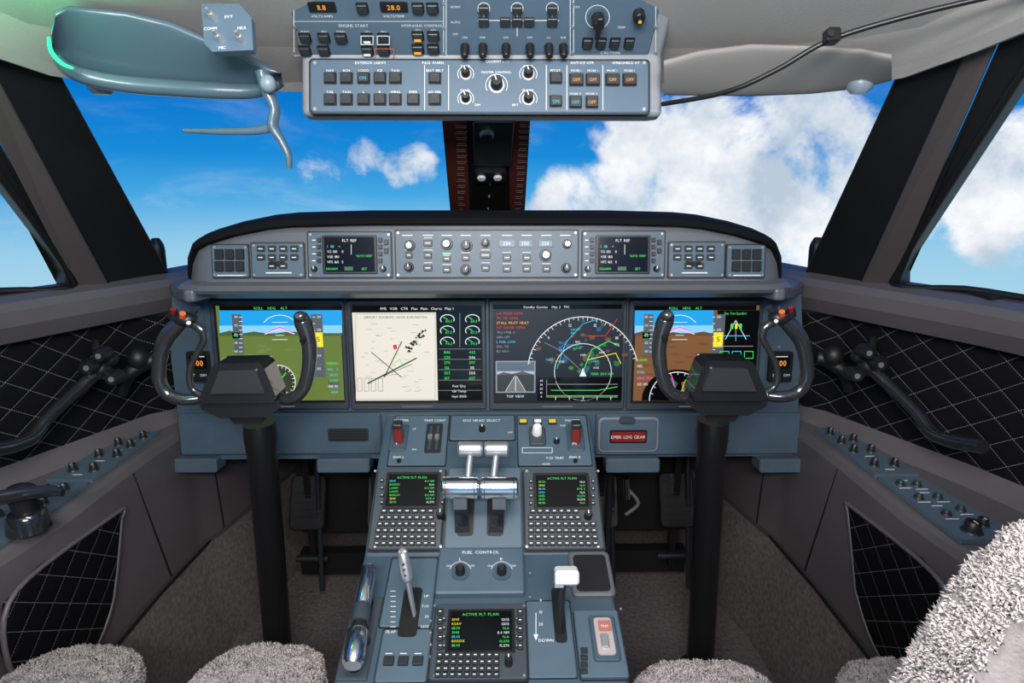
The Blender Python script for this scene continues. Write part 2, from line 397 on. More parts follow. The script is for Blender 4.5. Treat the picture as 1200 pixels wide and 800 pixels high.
# ------------------------------------------------------------------ glareshield
def glare():
    root=empty('glareshield'); b=B()
    half=[(0,1.197),(.25,1.197),(.40,1.193),(.45,1.188),(.52,1.174),(.575,1.158),(.605,1.145),(.625,1.115),(.632,1.08)]
    st=[(-x,z) for x,z in half[::-1]]+half[1:]
    rows=[]
    for x,z in st:
        e=max(0,(abs(x)-.58))*.6
        zf=max(z-.022,1.062); yf=1.25+(zf-1.0625)*.15
        rows.append([(x*1.08,1.9,z-.05),(x*1.02,1.34,z+.006),(x,1.262+e,z+.002),(x,1.236+e,z-.006),(x,1.238+e,z-.017),(x,yf+e,zf),(x*1.01,1.25+e,1.0600),(x*1.02,1.228+e,1.055),(x*1.025,1.217+e,1.046),(x*1.03,1.224+e,1.038),(x*1.05,1.33+e,1.010),(x*1.05,1.46+e,1.010)])
    n=len(rows); cols=[[rows[i][k] for i in range(n)] for k in range(12)]
    b.grid(cols[::-1],[GFACE,GFACE,GFACE,GFACE,GFACE,GFACE,GTOP,GTOP,GTOP,GTOP,GTOP])
    for r,rev in ((rows[0],False),(rows[-1],True)):
        b.add(r,[tuple(range(12)) if rev else tuple(reversed(range(12)))],GTOP)
    b.obj('hood',root)
    fr=Fr((0,1.25,1.0625),(1,0,0),(0,.15,1)); d=B()
    for (x0,y0,x1,y1) in ((464,270,677,325),(362,272,459,325),(682,271,778,325),(296,285,357,325),(250,287,292,325),(783,284,848,325),(851,287,895,325)):
        d.rect(fr,x0-1.2,y0-1.2,x1+1.2,y1+1.2,0,.003,RUB,r=2)
        d.rect(fr,x0,y0,x1,y1,0,.006,PANEL2,r=2,ch=.0012)
        for cx in (x0+3,x1-3):
            for cy in (y0+3,y1-3): d.cyl(fr,cx,cy,1.4,.006,.0072,SIL,k=8)
    n=.0065
    for bx in (303,788):
        for j,yy in enumerate((291,301,311)):
            for i in range(4):
                if j==2 and i in (0,3): continue
                d.rect(fr,bx+i*13,yy-3,bx+i*13+9,yy+4,.006,.010,KEYD,r=1,ch=.0008)
                d.flat(fr,bx+2+i*13,yy+.2,bx+7+i*13,yy+1.2,.0103,LAB)
        d.rect(fr,bx+14,306,bx+32,312,.006,.010,BLK,r=1,ch=.0008)
        d.flat(fr,bx+10,319,bx+40,320.2,n,LAB)
    for bx in (254,856):
        for i in range(3):
            for yy in (292,306): d.rect(fr,bx+i*12,yy,bx+i*12+10,yy+12,.006,.011,RUB,r=1,ch=.001)
        d.flat(fr,bx+2,322,bx+34,323,n,LAB)
    for x0,nm in ((381,'FLT REF'),(699,'FLT REF')):
        d.rect(fr,x0-2,276,x0+62,321,.006,.009,BLK,r=2,ch=.001)
        d.flat(fr,x0+1,278,x0+59,318.5,.0093,SCR)
        d.text(fr,nm,x0+30,282,3.2,.0098,eW)
        for i,l in enumerate(('1  118   <','V2 130   0','VSE 180','VFS 165  5')):
            d.text(fr,l,x0+4,289+i*6,2.9,.0098,eC if i==0 else eW,'L')
        d.text(fr,'"AUTO VSPD"',x0+57,300,2.6,.0098,eG,'R',ws=.8); d.line(fr,[(x0+32,287),(x0+32,298)],.6,.0098,eW)
        d.text(fr,'DISARM',x0+3,315,2.6,.0098,eG,'L');d.text(fr,'SET',x0+44,315,2.8,.0098,eG,'L')
        d.rect(fr,x0+24,312.5,x0+34,317,.0093,.0095,eGd)
        d.knob(fr,x0-11,315,3.6,.016,BLK,WHT); d.knob(fr,x0+69,315,3.8,.016,BLK,WHT)
        for i in range(4):
            d.rect(fr,x0-8,279+i*8,x0-3.5,284+i*8,.006,.010,KEYD,ch=.0008); d.rect(fr,x0+63.5,279+i*8,x0+68,284+i*8,.006,.010,KEYD,ch=.0008)
            d.flat(fr,x0-14,281+i*8,x0-10,282+i*8,n,LAB)
        for i in range(2): d.rect(fr,x0+70,281+i*10,x0+75,287+i*10,.006,.010,KEYD,ch=.0008)
    for x in (478,502,524,546,569,594,617,640,662):
        d.flat(fr,x-6,275.5,x+6,276.4,n,LAB)
    KS=mat('knob_gray',(.22,.24,.26),.35,metal=.5)
    for (x,y,r,m_,an) in ((481,288,5.5,KS,90),(480,313,5,KEYD,90),(524,286,6,KS,45),(547,288,6,KEYD,90),(569,285,4.5,KEYD,90),(546,316,5.5,KEYD,60),(639,299,6,KS,120),(664,286,4.5,SIL,90),(663,314,5,KEYD,90)):
        d.cyl(fr,x,y,r*1.15,.006,.010,BLK,ch=.001); d.knob(fr,x,y,r*.9,.024,m_,BLK if m_ is SIL else WHT,an,skirt=False)
    for (x,y,wd) in ((502,285,10),(502,299,9),(502,314,10),(480,299,8),(524,303,9),(524,316,9),(546,302,9),(569,299,12),(569,314,9),(594,302,9),(594,315,9),(617,302,9),(617,315,9),(640,315,9)):
        d.rect(fr,x-wd/2,y-3.5,x+wd/2,y+3.5,.006,.0105,BLK,r=1,ch=.0008); d.flat(fr,x-wd/2+2,y-.5,x+wd/2-2,y+.5,.0108,LAB)
        d.flat(fr,x-5,y-6.4,x+5,y-5.8,n,LAB)
    for x0,x1 in ((584,604),(607,624),(630,648)):
        d.rect(fr,x0,281,x1,290,.006,.008,BLK,r=1); d.flat(fr,x0+1.5,282.5,x1-1.5,288.5,.0083,E('lcd_blue',(.08,.26,.42)))
        d.text(fr,'250',(x0+x1)/2,285.5,4,.0086,eW)
    d.flat(fr,520,298,528,300,.0108,eG)
    d.obj('controls',root)
    s=B()
    for sg in (-1,1):
        s.slab([(sg*.62,1.22,1.048),(sg*.68,1.30,1.035),(sg*.76,1.42,1.03),(sg*.78,1.52,1.03),(sg*.6,1.52,1.03),(sg*.6,1.22,1.048)],(0,0,-.026),GFACE)
    s.obj('side_return',root,bevel=.006)
glare()
# ------------------------------------------------------------------ instrument panel
PF=Fr((0,1.42,.85),(1,0,0),(0,.08,1))
def panel():
    root=empty('instrument_panel'); b=B()
    q=[(-.775,-.265),(.775,-.265),(.78,.0),(.76,.17),(-.76,.17),(-.78,.0)]
    b.rings([[PF.P(u,v,-.03) for u,v in q],[PF.P(u,v,0) for u,v in q]],PANEL)
    b.obj('face',root,bevel=.003)
    d=B()
    d.rect(PF,244,349,898,481,0,.006,PANEL,r=5,ch=.002)
    d.rect(PF,212,483,448,531,0,.012,PANEL,r=4,ch=.004); d.rect(PF,697,483,935,531,0,.012,PANEL,r=4,ch=.004)
    for x0,x1 in ((199,260),(375,436),(708,770),(885,950)): d.rect(PF,x0,533,x1,549,-.02,.03,PANEL2,r=3,ch=.003)
    d.rect(PF,386,500,433,515,.012,.014,KEYD,r=2,ch=.001)
    for i in range(4): d.flat(PF,389,503+i*3,430,504+i*3,.0145,RUB)
    d.rect(PF,700,487,770,527,.012,.016,OVHR,r=6,ch=.002); d.rect(PF,702,489,768,525,.016,.0175,PANEL2,r=5,ch=.001)
    d.rect(PF,713,501,756,516,.0175,.0205,BLK,r=2,ch=.001); d.rect(PF,715,503,754,514,.0205,.0225,RED,r=1,ch=.0008)
    d.text(PF,'EMER LDG GEAR',734.5,508.5,3.6,.0229,WHT)
    d.rect(PF,724,486,742,493,.0175,.026,KEY,r=3,ch=.002)
    for x0 in (222,899):
        d.rect(PF,x0,411,x0+27,446,0,.014,BLK,r=2,ch=.002); d.flat(PF,x0+3,415,x0+24,431,.0145,SCR)
        d.text(PF,'000',x0+13.5,424,6.5,.015,eA,ws=.85); d.flat(PF,x0+6,416,x0+21,416.8,.015,eW)
        d.text(PF,'SET',x0+7,438,3,.0145,LAB);d.text(PF,'DIM',x0+20,438,3,.0145,LAB)
    for sx in (-1,1):
        for vv in (.12,.02,-.1): d.cyl(PF,573+sx*(340),360+ (0.12-vv)*460,1.6,0,.002,SIL,k=8)
    d.obj('details',root)
panel()
def bezel(x0,x1):
    d=B(); d.rect(PF,x0,350,x1,478,.006,.016,KEY,r=3,ch=.003)
    d.rect(PF,x0+5,354.5,x1-4,470,.016,.0165,BLK,r=1)
    d.flat(PF,(x0+x1)/2-18,473.7,(x0+x1)/2+18,474.2,.0163,eGy)
    return d
S0,S1,S2,S3=.0168,.0172,.0176,.0180
def pfd(x0,x1,ground,side):
    d=bezel(x0-8,x1+5); w_=x1-x0
    d.flat(PF,x0,357,x1,467,S0,ground); a1=x1 if not side else x1-50
    d.flat(PF,x0,362,a1,380,S1,eSky); d.flat(PF,x0,380,a1,389,S1,eSkyL)
    d.flat(PF,x0,357,x1,362.5,S2,SCR); d.text(PF,'ROLL   HDG   ALT',x0+w_*.42,360,3.0,S3,eG)
    cx=x0+ (70 if not side else 52)
    tp=x0+16 if not side else x0+10
    d.flat(PF,tp,367,tp+11,413,S2,eTape); al=cx+38; d.flat(PF,al,367,al+13,440,S2,eTape)
    for i in range(9):
        d.flat(PF,tp+7,370+i*5,tp+11,370.7+i*5,S3,eW); d.flat(PF,al,370+i*7.5,al+3,370.7+i*7.5,S3,eW)
        if i%2==0: d.text(PF,'%d'%(180-i*5),tp+3.6,370+i*5,2.6,S3,eW,ws=.8); d.text(PF,'%d'%(300-i),al+7.5,370+i*7.5,2.8,S3,eW,ws=.8)
    d.flat(PF,al+1,388,al+12,405,S3,eY); d.text(PF,'5',al+7,396,6,.0184,eBk)
    d.flat(PF,tp-1,388,tp+8,395,S3,SCR); d.text(PF,'40',tp+3.5,391.5,3.6,.0184,eG)
    for k in range(-2,3):
        yy=386+k*5; ww=9 if k%2==0 else 5; d.flat(PF,cx-ww,yy,cx+ww,yy+.6,S2,eW)
    d.line(PF,[(cx-16,389),(cx,382),(cx+16,389)],1.3,S3,eM); d.line(PF,[(cx-17,390),(cx,383.5),(cx+17,390)],1,.0183,eW)
    d.arc(PF,cx,392,24,40,140,.8,S2,eW)
    d.poly(PF,[(x0,389),(x0+12,386),(x0+25,389.5),(x0+40,387),(x0+60,390),(x0+80,387),(a1,390),(a1,392),(x0,392)],None,S1+.0001,E('ridge',(.07,.11,.03)) if not side else eBn)
    for _ in range(14):
        x=random.uniform(x0+5,a1-20); y=random.uniform(393,440); d.poly(PF,[(x,y),(x+8,y-1.5),(x+16,y+.5),(x+7,y+2)],None,S1+.0001,E('field',(.16,.22,.06)) if not side else E('field2',(.15,.07,.03)))
    hx,hy=cx-2,446
    if side: d.poly(PF,[(hx+42*math.cos(rad(a)),467-36*math.sin(rad(a))) for a in range(0,181,10)],None,S1+.0002,SCR); hy=467
    else: d.disc(PF,hx,hy,20,S1+.0002,E('hsi',(.035,.05,.02)))
    r=20 if not side else 33
    for a in range(0,(360 if not side else 181),15):
        p=(hx+r*math.cos(rad(a)),hy-r*math.sin(rad(a))); q=(hx+(r-3)*math.cos(rad(a)),hy-(r-3)*math.sin(rad(a)))
        if p[1]<466: d.line(PF,[p,q],.7,S3,eW)
    d.arc(PF,hx,hy,r,0,180,.9,S2,eW)
    if not side: d.arc(PF,hx,hy,r,180,359,.8,S2,eW)
    d.line(PF,[(hx,hy-1),(hx-7,hy-r+5)],1.2,S3,eM); d.line(PF,[(hx,hy),(hx+9,hy-r+9)],1.2,S3,eG)
    if side:
        for pts,m in (([(hx-20,452),(hx-8,440),(hx,447),(hx-6,458)],eGd),([(hx+4,446),(hx+16,442),(hx+20,456),(hx+6,458)],eR)): d.poly(PF,pts,None,S2,m)
    for i,(t,m) in enumerate((('LS0/M',eG),('N12',eW),('FMS1',eC),('BRG 270',eM),('GS 145',eW))): d.text(PF,t,x0+3,(418 if not side else 420)+i*7,3.0,S3,m,'L')
    if not side:
        for i,(t,m) in enumerate((('TERRN',eG),('IAS  2',eC),('30.02',eC),('VOR1',eG),('108.90',eW),('ADF',eC))): d.text(PF,t,x1-4,424+i*6.6,3.1,S3,m,'R')
        d.flat(PF,x1-16,444,x1-3,452,S1+.0001,eTape)
    else:
        d.flat(PF,x1-48,362.5,x1,467,S1+.0002,SCR); d.text(PF,'Flap Trim Speedbrk',x1-24,366,2.6,S3,eG,ws=.8)
        d.line(PF,[(x1-36,396),(x1-24,374),(x1-12,396)],.7,S3,eW); d.line(PF,[(x1-24,374),(x1-24,398)],.8,S3,eGy); d.line(PF,[(x1-40,392),(x1-8,392)],.8,S3,eC)
        for k in range(3): d.flat(PF,x1-30+k*5,378,x1-27+k*5,384,S3+.0001,[eG,eY,eG][k])
        d.line(PF,[(x1-44,404),(x1-4,404)],.7,S3,eGy)
        for i in range(3):
            d.line(PF,[(x1-42+i*14,410),(x1-32+i*14,410),(x1-32+i*14,418),(x1-42+i*14,418)],.7,S3,[eG,eC,eG][i],True)
        for i in range(6): d.text(PF,random.choice(['Combined','1000 psi','Cabin 5 C','ELEC 28','Oil 87'])+' '+str(i*7),x1-24,425+i*7,2.7,S3,[eW,eC,eG][i%3])
    return d
pfd(261,403,eGr,False).obj('flight_display')
d=bezel(410,570); 
d.flat(PF,417,357,565,467,S0,SCR); d.flat(PF,417,365,513,467,S1,ePg); 
d.text(PF,'FMS  VOR  CTR  Plan  Main  Charts  Map 1',490,360.5,3.0,S2,eW)
d.line(PF,[(419,366.5),(511,366.5),(511,465.5),(419,465.5)],.5,S2,eGy,True)
d.text(PF,'AIRPORT DIAGRAM  GVAR BURLINGTON',465,370.5,2.6,S2,eBk)
d.line(PF,[(433,447),(489,418)],1.5,S2,eBk); d.line(PF,[(437,411),(472,440)],.9,S2,eBk); d.line(PF,[(452,440),(472,399)],1.1,S2,eBk); d.line(PF,[(440,443),(484,425)],.6,S2,eBk)
for _ in range(30):
    t=random.random(); x=478+t*20+random.uniform(-3,3); y=408-t*20+random.uniform(-3,3); s_=random.uniform(1,2.4)
    d.poly(PF,[(x-s_,y),(x,y-s_),(x+s_,y),(x,y+s_*.6)],None,S2,eBk)
for _ in range(46):
    x,y=random.uniform(423,500),random.uniform(376,460); d.flat(PF,x,y,x+random.uniform(3,8),y+.45,S2,eGy)
d.poly(PF,[(462,403),(466,402),(467,407),(463,408)],None,S2,eR); d.line(PF,[(462,425),(470,419),(474,428)],.8,S2,eG)
for i in range(4): d.line(PF,[(421+i*8,441),(426+i*8,441),(426+i*8,456),(421+i*8,456)],.4,S2,eBk,True)
for i in range(2):
    cx=525+i*29
    for j in range(3):
        cy=373+j*13; d.arc(PF,cx,cy,8,-20,210,.9,S2,eW,12,5.5); d.line(PF,[(cx,cy),(cx-5,cy-3)],.8,S3,eG); d.text(PF,'%d.%d'%(60+j*7,i+2),cx+2,cy+2,3,S3,eG)
    for k in range(6): d.text(PF,str(random.randint(100,990)),cx,411+k*6,3.2,S3,random.choice([eG,eW,eG,eW]))
d.line(PF,[(539.5,366),(539.5,405)],.5,S2,eGy)
for k in range(3): d.text(PF,['Fuel Qty','Oil Temp','Hyd 3000'][k],539,450+k*6,2.8,S3,eW)
for k in range(5): d.flat(PF,515,407+k*12,564,407.4+k*12,S2,eGy)
d.obj('flight_display')
d=bezel(573,732)
d.flat(PF,578,356,727,467,S0,eDk)
d.flat(PF,578,356,727,361,S1,SCR)
d.text(PF,'Standby Caution   Map 2  TFC',640,358.6,2.7,S3,eW)
for i in range(4): d.text(PF,['L-R PRESS LOW','TK OIL LEAK','STALL PROT HEAT','INT DOOR OPEN'][i],582,366+i*5.5,2.9,S3,[eR,eR,eA,eR][i],'L')
for i in range(5): d.text(PF,['TRU 1 PNL 0','GEN OFF','L FUEL LOW','ISOL TIE','IRS NAV'][i],582,388+i*5.5,2.6,S3,[eGy,eGy,eC,eGy,eGy][i],'L')
cx,cy=682,434
for _ in range(44):
    a=random.uniform(12,168); r=random.uniform(4,60); x=cx+r*math.cos(rad(a)); y=cy-r*math.sin(rad(a)); s_=random.uniform(2.5,6)
    d.poly(PF,[(x+s_*random.uniform(.4,1)*math.cos(t),y+s_*.8*random.uniform(.4,1)*math.sin(t)) for t in [k*.785 for k in range(8)]],None,S1+random.random()*.0002,random.choice([eGd,eBn,eBl,eGd,E('map_g2',(.04,.2,.03))]))
d.arc(PF,cx,cy,64,12,172,.9,S2,eW,40)
for a in range(15,171,5):
    l=4 if a%10==5 else 2.4
    d.line(PF,[(cx+64*math.cos(rad(a)),cy-64*math.sin(rad(a))),(cx+(64-l)*math.cos(rad(a)),cy-(64-l)*math.sin(rad(a)))],.6,S3,eW)
for a,t in ((45,'18'),(75,'15'),(105,'12'),(135,'9')): d.text(PF,t,cx+56*math.cos(rad(a)),cy-56*math.sin(rad(a)),3.4,S3,eW)
d.arc(PF,cx,cy,33,0,360,.7,S2,eW,36)
d.line(PF,[(cx,cy),(cx+10,408),(cx+30,398),(cx+42,404)],.9,S3,eG); d.line(PF,[(cx-30,430),(cx-20,400),(cx,378),(cx+20,372)],.6,S3,eC); d.line(PF,[(cx+3,392),(cx+26,392),(cx+40,372)],.7,S3,eR); d.line(PF,[(cx,cy),(cx-28,408),(cx-44,400)],.5,S3,eGy); d.line(PF,[(cx+5,420),(cx+38,412),(cx+44,424)],.8,S3,eY)
d.poly(PF,[(cx,cy-5),(cx-4,cy+5),(cx+4,cy+5)],None,S3,eW)
for _ in range(14): d.text(PF,random.choice(['KBOS','ACK','PVD','ORH','BDL','MHT']),cx+random.uniform(-42,40),cy-random.uniform(5,50),2.3,S3,random.choice([eC,eW,eG]))
d.flat(PF,581,421,627,458,S1,eGy); d.flat(PF,582.5,422.5,625.5,433,S2,E('cam_sky',(.10,.14,.20))); d.flat(PF,582.5,433,625.5,437,S2,E('cam_haze',(.45,.5,.55))); d.flat(PF,582.5,437,625.5,456.5,S2,E('cam_land',(.035,.045,.05)))
d.poly(PF,[(582.5,437),(590,434),(600,436),(612,433),(625.5,437)],None,S2+.0001,E('cam_hill',(.08,.10,.12))); d.poly(PF,[(592,456.5),(603,438),(605,438),(616,456.5)],None,S2+.0002,E('cam_rwy',(.16,.17,.18))); d.line(PF,[(604,440),(604,456)],.7,S3,eW); d.line(PF,[(603,438.5),(592.5,456)],.5,S3,eW); d.line(PF,[(605,438.5),(615.5,456)],.5,S3,eW); d.text(PF,'TOP VIEW',604,462,2.9,S3,eW)
d.flat(PF,629,440,727,467,S2,SCR); d.line(PF,[(640,443),(640,463),(722,463)],.6,S3,eGy); d.line(PF,[(640,448),(722,448)],.6,S3,eGy); d.line(PF,[(641,461.5),(722,461.5)],1.1,S3,E('g3',(.1,.5,.1)))
d.line(PF,[(645,455),(700,455),(722,451)],.7,S3,eG)
for i in range(5): d.text(PF,str(40-i*10),634,444+i*4.6,2.3,S3,eW); d.flat(PF,650+i*16,462,650.7+i*16,466,S3,eW)
d.text(PF,'TERR 20.0 NM',704,436,2.8,.0184,eG)
d.obj('flight_display')
pfd(742,883,eBr,True).obj('flight_display')
# ------------------------------------------------------------------ pedestal
HW=.226
fA=Fr((0,1.122,.694),(1,0,0),(0,.126,.069)); fB=Fr((0,.982,.586),(1,0,0),(0,.14,.108)); fC=Fr((0,.752,.52),(1,0,0),(0,.23,.066))
def pedestal():
    root=empty('center_pedestal'); b=B()
    prof=[(1.385,.70),(1.248,.763),(1.122,.694),(.982,.586),(.752,.52),(.45,.45),(.45,.0),(1.385,.0)]
    L_=[(-HW,y,z) for y,z in prof]; R__=[(HW,y,z) for y,z in prof]; n=len(prof)
    b.add(L_+R__,[tuple(reversed(range(n))),tuple(range(n,2*n))]+[(i,(i+1)%n,(i+1)%n+n,i+n) for i in range(n)],PEDM)
    b.obj('body',root,bevel=.006)
    d=B(); n0=.004
    for (x0,y0,x1,y1) in ((459,488,524,546),(528,488,603,516),(607,488,690,546)): d.rect(fA,x0-1,y0-1,x1+1,y1+1,0,.002,RUB,r=2); d.rect(fA,x0,y0,x1,y1,0,n0,PEDP,r=2,ch=.001)
    REDL=mat('fuel_lever_red',(.22,.025,.018),.35)
    for x,t in ((468,'L'),(674,'R')):
        d.rect(fA,x-10,499,x+10,530,n0,.008,PEDM,r=3,ch=.002)
        P=fA.P(*fA.uv(x,520),.004); top=P+V3((0,-.012,.05)); 
        fr=Fr(P,(1,0,0),top-P); d.uvrect(fr,-.009,0,.009,.050,-.008,.008,REDL,r=.004,ch=.003); d.uvrect(fr,-.010,.040,.010,.052,-.009,.0092,KEYD,r=.004,ch=.002)
        d.text(fr,t,x+.3,519,9,.0088,WHT)
        d.text(fA,'MASTER',x+3 if t=='L' else x-3,494,3.2,n0+.0006,LAB); d.text(fA,'ENG '+t,x,537,3.2,n0+.0006,LAB); d.cyl(fA,x,542,2.5,n0,.01,BLK)
    d.text(fA,'ENG HRAD SELECT',565,494,3.4,n0+.0006,LAB); d.knob(fA,565,505,4,.016,BLK,WHT)
    d.text(fA,'TRIM CONT',510,494,3.2,n0+.0006,LAB); d.rect(fA,499,498,518,532,n0,.006,KEYD,r=2); 
    for i in range(2): d.flat(fA,503+i*8,501,506+i*8,529,.0064,KEY); d.rect(fA,502+i*8,512,507+i*8,516,.006,.011,SIL); d.flat(fA,503+i*8,520,506+i*8,523,.0066,GRK2)
    for x in (613,630,647): d.rect(fA,x-5,493,x+5,499,n0,.009,BLK,r=1,ch=.001); d.flat(fA,x-4,494,x+4,498,.0093,E('lamp_yellow',(.7,.55,.05)) if x!=630 else WHT)
    d.rect(fA,620,503,639,524,n0,.012,KEY,r=3,ch=.002); d.cyl(fA,629,511,6,.012,.035,WHT,r2=5,ch=.002); d.line(fA,[(612,526),(647,526),(647,532),(612,532)],.6,n0+.0006,LAB,True)
    d.text(fA,'T/O TRIM',650,538,3.2,n0+.0006,LAB); d.knob(fA,652,519,4,.012,BLK,WHT)
    for x,y,t in ((486,504,'UP'),(486,528,'DN'),(598,508,'OFF'),(640,545,'NOSE'),(660,500,'RUD')): d.text(fA,t,x,y,2.4,n0+.0006,LAB)
    def cdu(fr,x0,y0,x1,y1,sx0,sy0,sx1,sy1,rows,knob=None):
        d.rect(fr,x0-1.5,y0-1,x1+1.5,y1+1,0,.004,RUB,r=3)
        d.rect(fr,x0,y0,x1,y1,0,.012,KEY,r=3,ch=.002)
        d.rect(fr,sx0-3,sy0-3,sx1+3,sy1+3,.012,.014,BLK,r=2,ch=.001); d.flat(fr,sx0,sy0,sx1,sy1,.0143,SCR)
        W_=sx1-sx0;H_=sy1-sy0
        d.text(fr,'ACTIVE FLT PLAN',(sx0+sx1)/2,sy0+4,H_*.075,.0148,eG)
        for i in range(7):
            yy=sy0+H_*(.22+i*.11)
            d.text(fr,random.choice(['LANTI','KSAV','3045','118.90','BOSOX']),sx0+3,yy,H_*.065,.0148,random.choice([eG,eG,eC,eG,eY]),'L'); d.text(fr,random.choice(['121/12','8.4 NM','FL270','N.A','RTE 5']),sx1-3,yy,H_*.065,.0148,random.choice([eG,eG,eW]),'R')
        for i in range(4):
            yy=sy0+H_*(.2+i*.23)
            for xx in (sx0-8,sx1+4): d.rect(fr,xx,yy-2,xx+4,yy+2,.012,.016,KEYD,ch=.0006); d.flat(fr,xx+1,yy-.4,xx+3,yy+.4,.0163,LAB)
        for (ry,xs,xe,cnt,hh) in rows:
            p=(xe-xs)/cnt
            for i in range(cnt):
                a=xs+i*p; d.rect(fr,a+.6,ry-hh/2,a+p-.6,ry+hh/2,.012,.0165,KEYD,r=1,ch=.0008)
                d.flat(fr,a+p*.3,ry-.5,a+p*.7,ry+.6,.0168,LAB)
        for cx,cy in ((x0+3,y0+3),(x1-3,y0+3),(x0+3,y1-3),(x1-3,y1-3)): d.cyl(fr,cx,cy,1.6,.012,.0135,SIL,k=8)
        if knob: d.knob(fr,knob[0],knob[1],5,.03,BLK,WHT)
    cdu(fB,438,552,520,646,455,559,513,596,[(602,447,510,7,5),(609.5,445,510,8,5.5),(617,443,512,9,5.5),(624.5,441,512,9,5.5),(632,440,512,9,5.5),(639.5,439,512,9,5.5)],(517,607))
    cdu(fB,614,552,703,646,628,560,688,597,[(602,620,678,7,5),(609.5,618,680,8,5.5),(617,618,698,10,5.5),(624.5,618,699,10,5.5),(632,618,700,10,5.5),(639.5,618,701,10,5.5)],(688,608))
    cdu(fC,507,712,617,800,527,722,600,768,[(774,512,586,9,6),(782,511,586,9,6),(790,510,586,9,6),(797,509,586,9,5)],(596,783))
    for x in (513,606): 
        for k in range(5): d.rect(fC,x,720+k*10,x+7,727+k*10,.012,.017,KEYD,r=1,ch=.0008); d.flat(fC,x+2,723+k*10,x+5,724+k*10,.0173,LAB)
    d.rect(fB,524,552,611,646,0,.018,PEDP,r=3,ch=.002)
    for x0,x1 in ((537,556),(571,590)): d.rect(fB,x0,575,x1,632,.018,.0185,RUB,r=4)
    d.rect(fC,513,646,614,701,0,.016,PEDP,r=3,ch=.003); d.text(fC,'FUEL CONTROL',564,654,4,.0167,LAB)
    for x,t in ((540,'L'),(588,'R')):
        d.cyl(fC,x,678,11,.016,.018,PEDM); d.cyl(fC,x,678,6,.016,.034,BLK,r2=5,ch=.002); d.text(fC,t,x,662,4,.0167,LAB)
        for dx,tt in ((-15,'ON'),(15,'OFF')): d.text(fC,tt,x+dx*.9,670,2.6,.0167,LAB)
        d.arc(fC,x,678,13,20,160,.6,.0167,LAB,10)
    for q in ((452,655,509,735,n0),(618,705,672,795,n0),(676,718,730,797,n0+.006),(444,738,503,800,n0)):
        d.rect(fC,q[0]-1,q[1]-1,q[2]+1,q[3]+1,0,.002,RUB,r=3); d.rect(fC,*q[:4],0,q[4],PEDP,r=3,ch=.002)
    d.rect(fC,470,690,492,748,n0,.0045,RUB,r=5); 
    for i in range(8): d.flat(fC,458,694+i*6,464,694.7+i*6,n0+.0006,LAB)
    d.text(fC,'FLAP',459,742,3.5,n0+.0006,LAB)
    for i in range(4): d.text(fC,['UP','T/O','20','LDG'][i],503,700+i*12,3.2,n0+.0006,LAB,'R')
    d.rect(fC,648,690,662,755,n0,.0046,RUB,r=5); d.text(fC,'DOWN',640,752,3.6,n0+.0006,LAB); d.line(fC,[(628,720),(628,748)],.8,n0+.0006,LAB); d.poly(fC,[(625,745),(631,745),(628,752)],None,n0+.0006,LAB)
    for i in range(3): d.text(fC,['0','10','20'][i],634,705+i*14,3.6,n0+.0006,LAB)
    d.rect(fC,668,650,717,702,0,.012,GFACE,r=6,ch=.003); d.rect(fC,673,655,712,698,.012,.0125,VOID,r=5)
    d.rect(fC,692,727,723,780,.010,.016,PEDM,r=4,ch=.002); d.rect(fC,697,731,718,775,.016,.019,mat('trim_pale',(.42,.36,.35),.3,coat=.5),r=4,ch=.001); d.flat(fC,700,735,715,748,.0195,mat('trim_pink',(.42,.14,.12),.4)); d.text(fC,'TRIM',707,742,3,.0199,WHT)
    d.rect(fC,703,752,712,768,.019,.024,SIL,r=2,ch=.001)
    for i in range(4): d.rect(fC,680,764+i*8,688,770+i*8,.010,.014,KEYD,ch=.0008)
    for k in range(10): d.cyl(fC,random.choice([456,505,621,669,727]),660+k*14,1.5,n0,.007,SIL,k=8)
    for i in range(3): d.rect(fC,450+i*17,772,462+i*17,782,n0,.01,KEYD,r=1,ch=.001); d.flat(fC,452+i*17,767,460+i*17,768,n0+.0006,LAB)
    d.rect(fC,404,700,440,798,0,n0,KEY,r=3,ch=.002); d.rect(fC,418,704,430,790,n0,.0046,RUB,r=4)
    d.obj('panels',root); return root
pedestal()
def tl(xa,xb):
    b=B()
    a=at(xa,571,y=1.0);c=at(xb,571,y=1.0); r=13*mpp(a)
    b.tube([a,a+(c-a)*.03,a+(c-a)*.5,a+(c-a)*.97,c],[r*.88,r,r,r,r*.88],CHR,k=24,smooth=0)
    b.tube([a+(c-a)*.10,a+(c-a)*.12],[r*1.01]*2,KEYD,k=24,smooth=0); b.tube([a+(c-a)*.88,a+(c-a)*.90],[r*1.01]*2,KEYD,k=24,smooth=0)
    m=(a+c)/2; foot=fB.P(*fB.uv((xa+xb)/2+ (3 if xa<550 else -4),625),.005)
    b.slab([m+V3((-.012,-.008,0)),m+V3((.012,-.008,0)),foot+V3((.014,-.012,0)),foot+V3((-.014,-.012,0))],(0,.03,.01),BLKG)
    b.slab([m+V3((-.013,-.012,-.012)),m+V3((.013,-.012,-.012)),m+V3((.013,-.02,-.035)),m+V3((-.013,-.02,-.035))],(0,.02,0),KEY)
    s=1 if xa<550 else -1
    x0,x1=(537,565.5) if s>0 else (568,596)
    a2=at(x0,526,y=1.06);c2=at(x1,526,y=1.06); r2=9*mpp(a2)
    b.tube([a2,a2+(c2-a2)*.06,a2+(c2-a2)*.94,c2],[r2*.8,r2,r2,r2*.8],SIL,k=20,smooth=0)
    m2=(a2+c2)/2
    b.tube([m2+V3((0,0,-.005)),m+V3((.012*s,.015,0))],[.006,.007],SIL,k=10,smooth=0)
    b.obj('throttle_lever',bevel=.0012)
tl(518,561);tl(563,607)
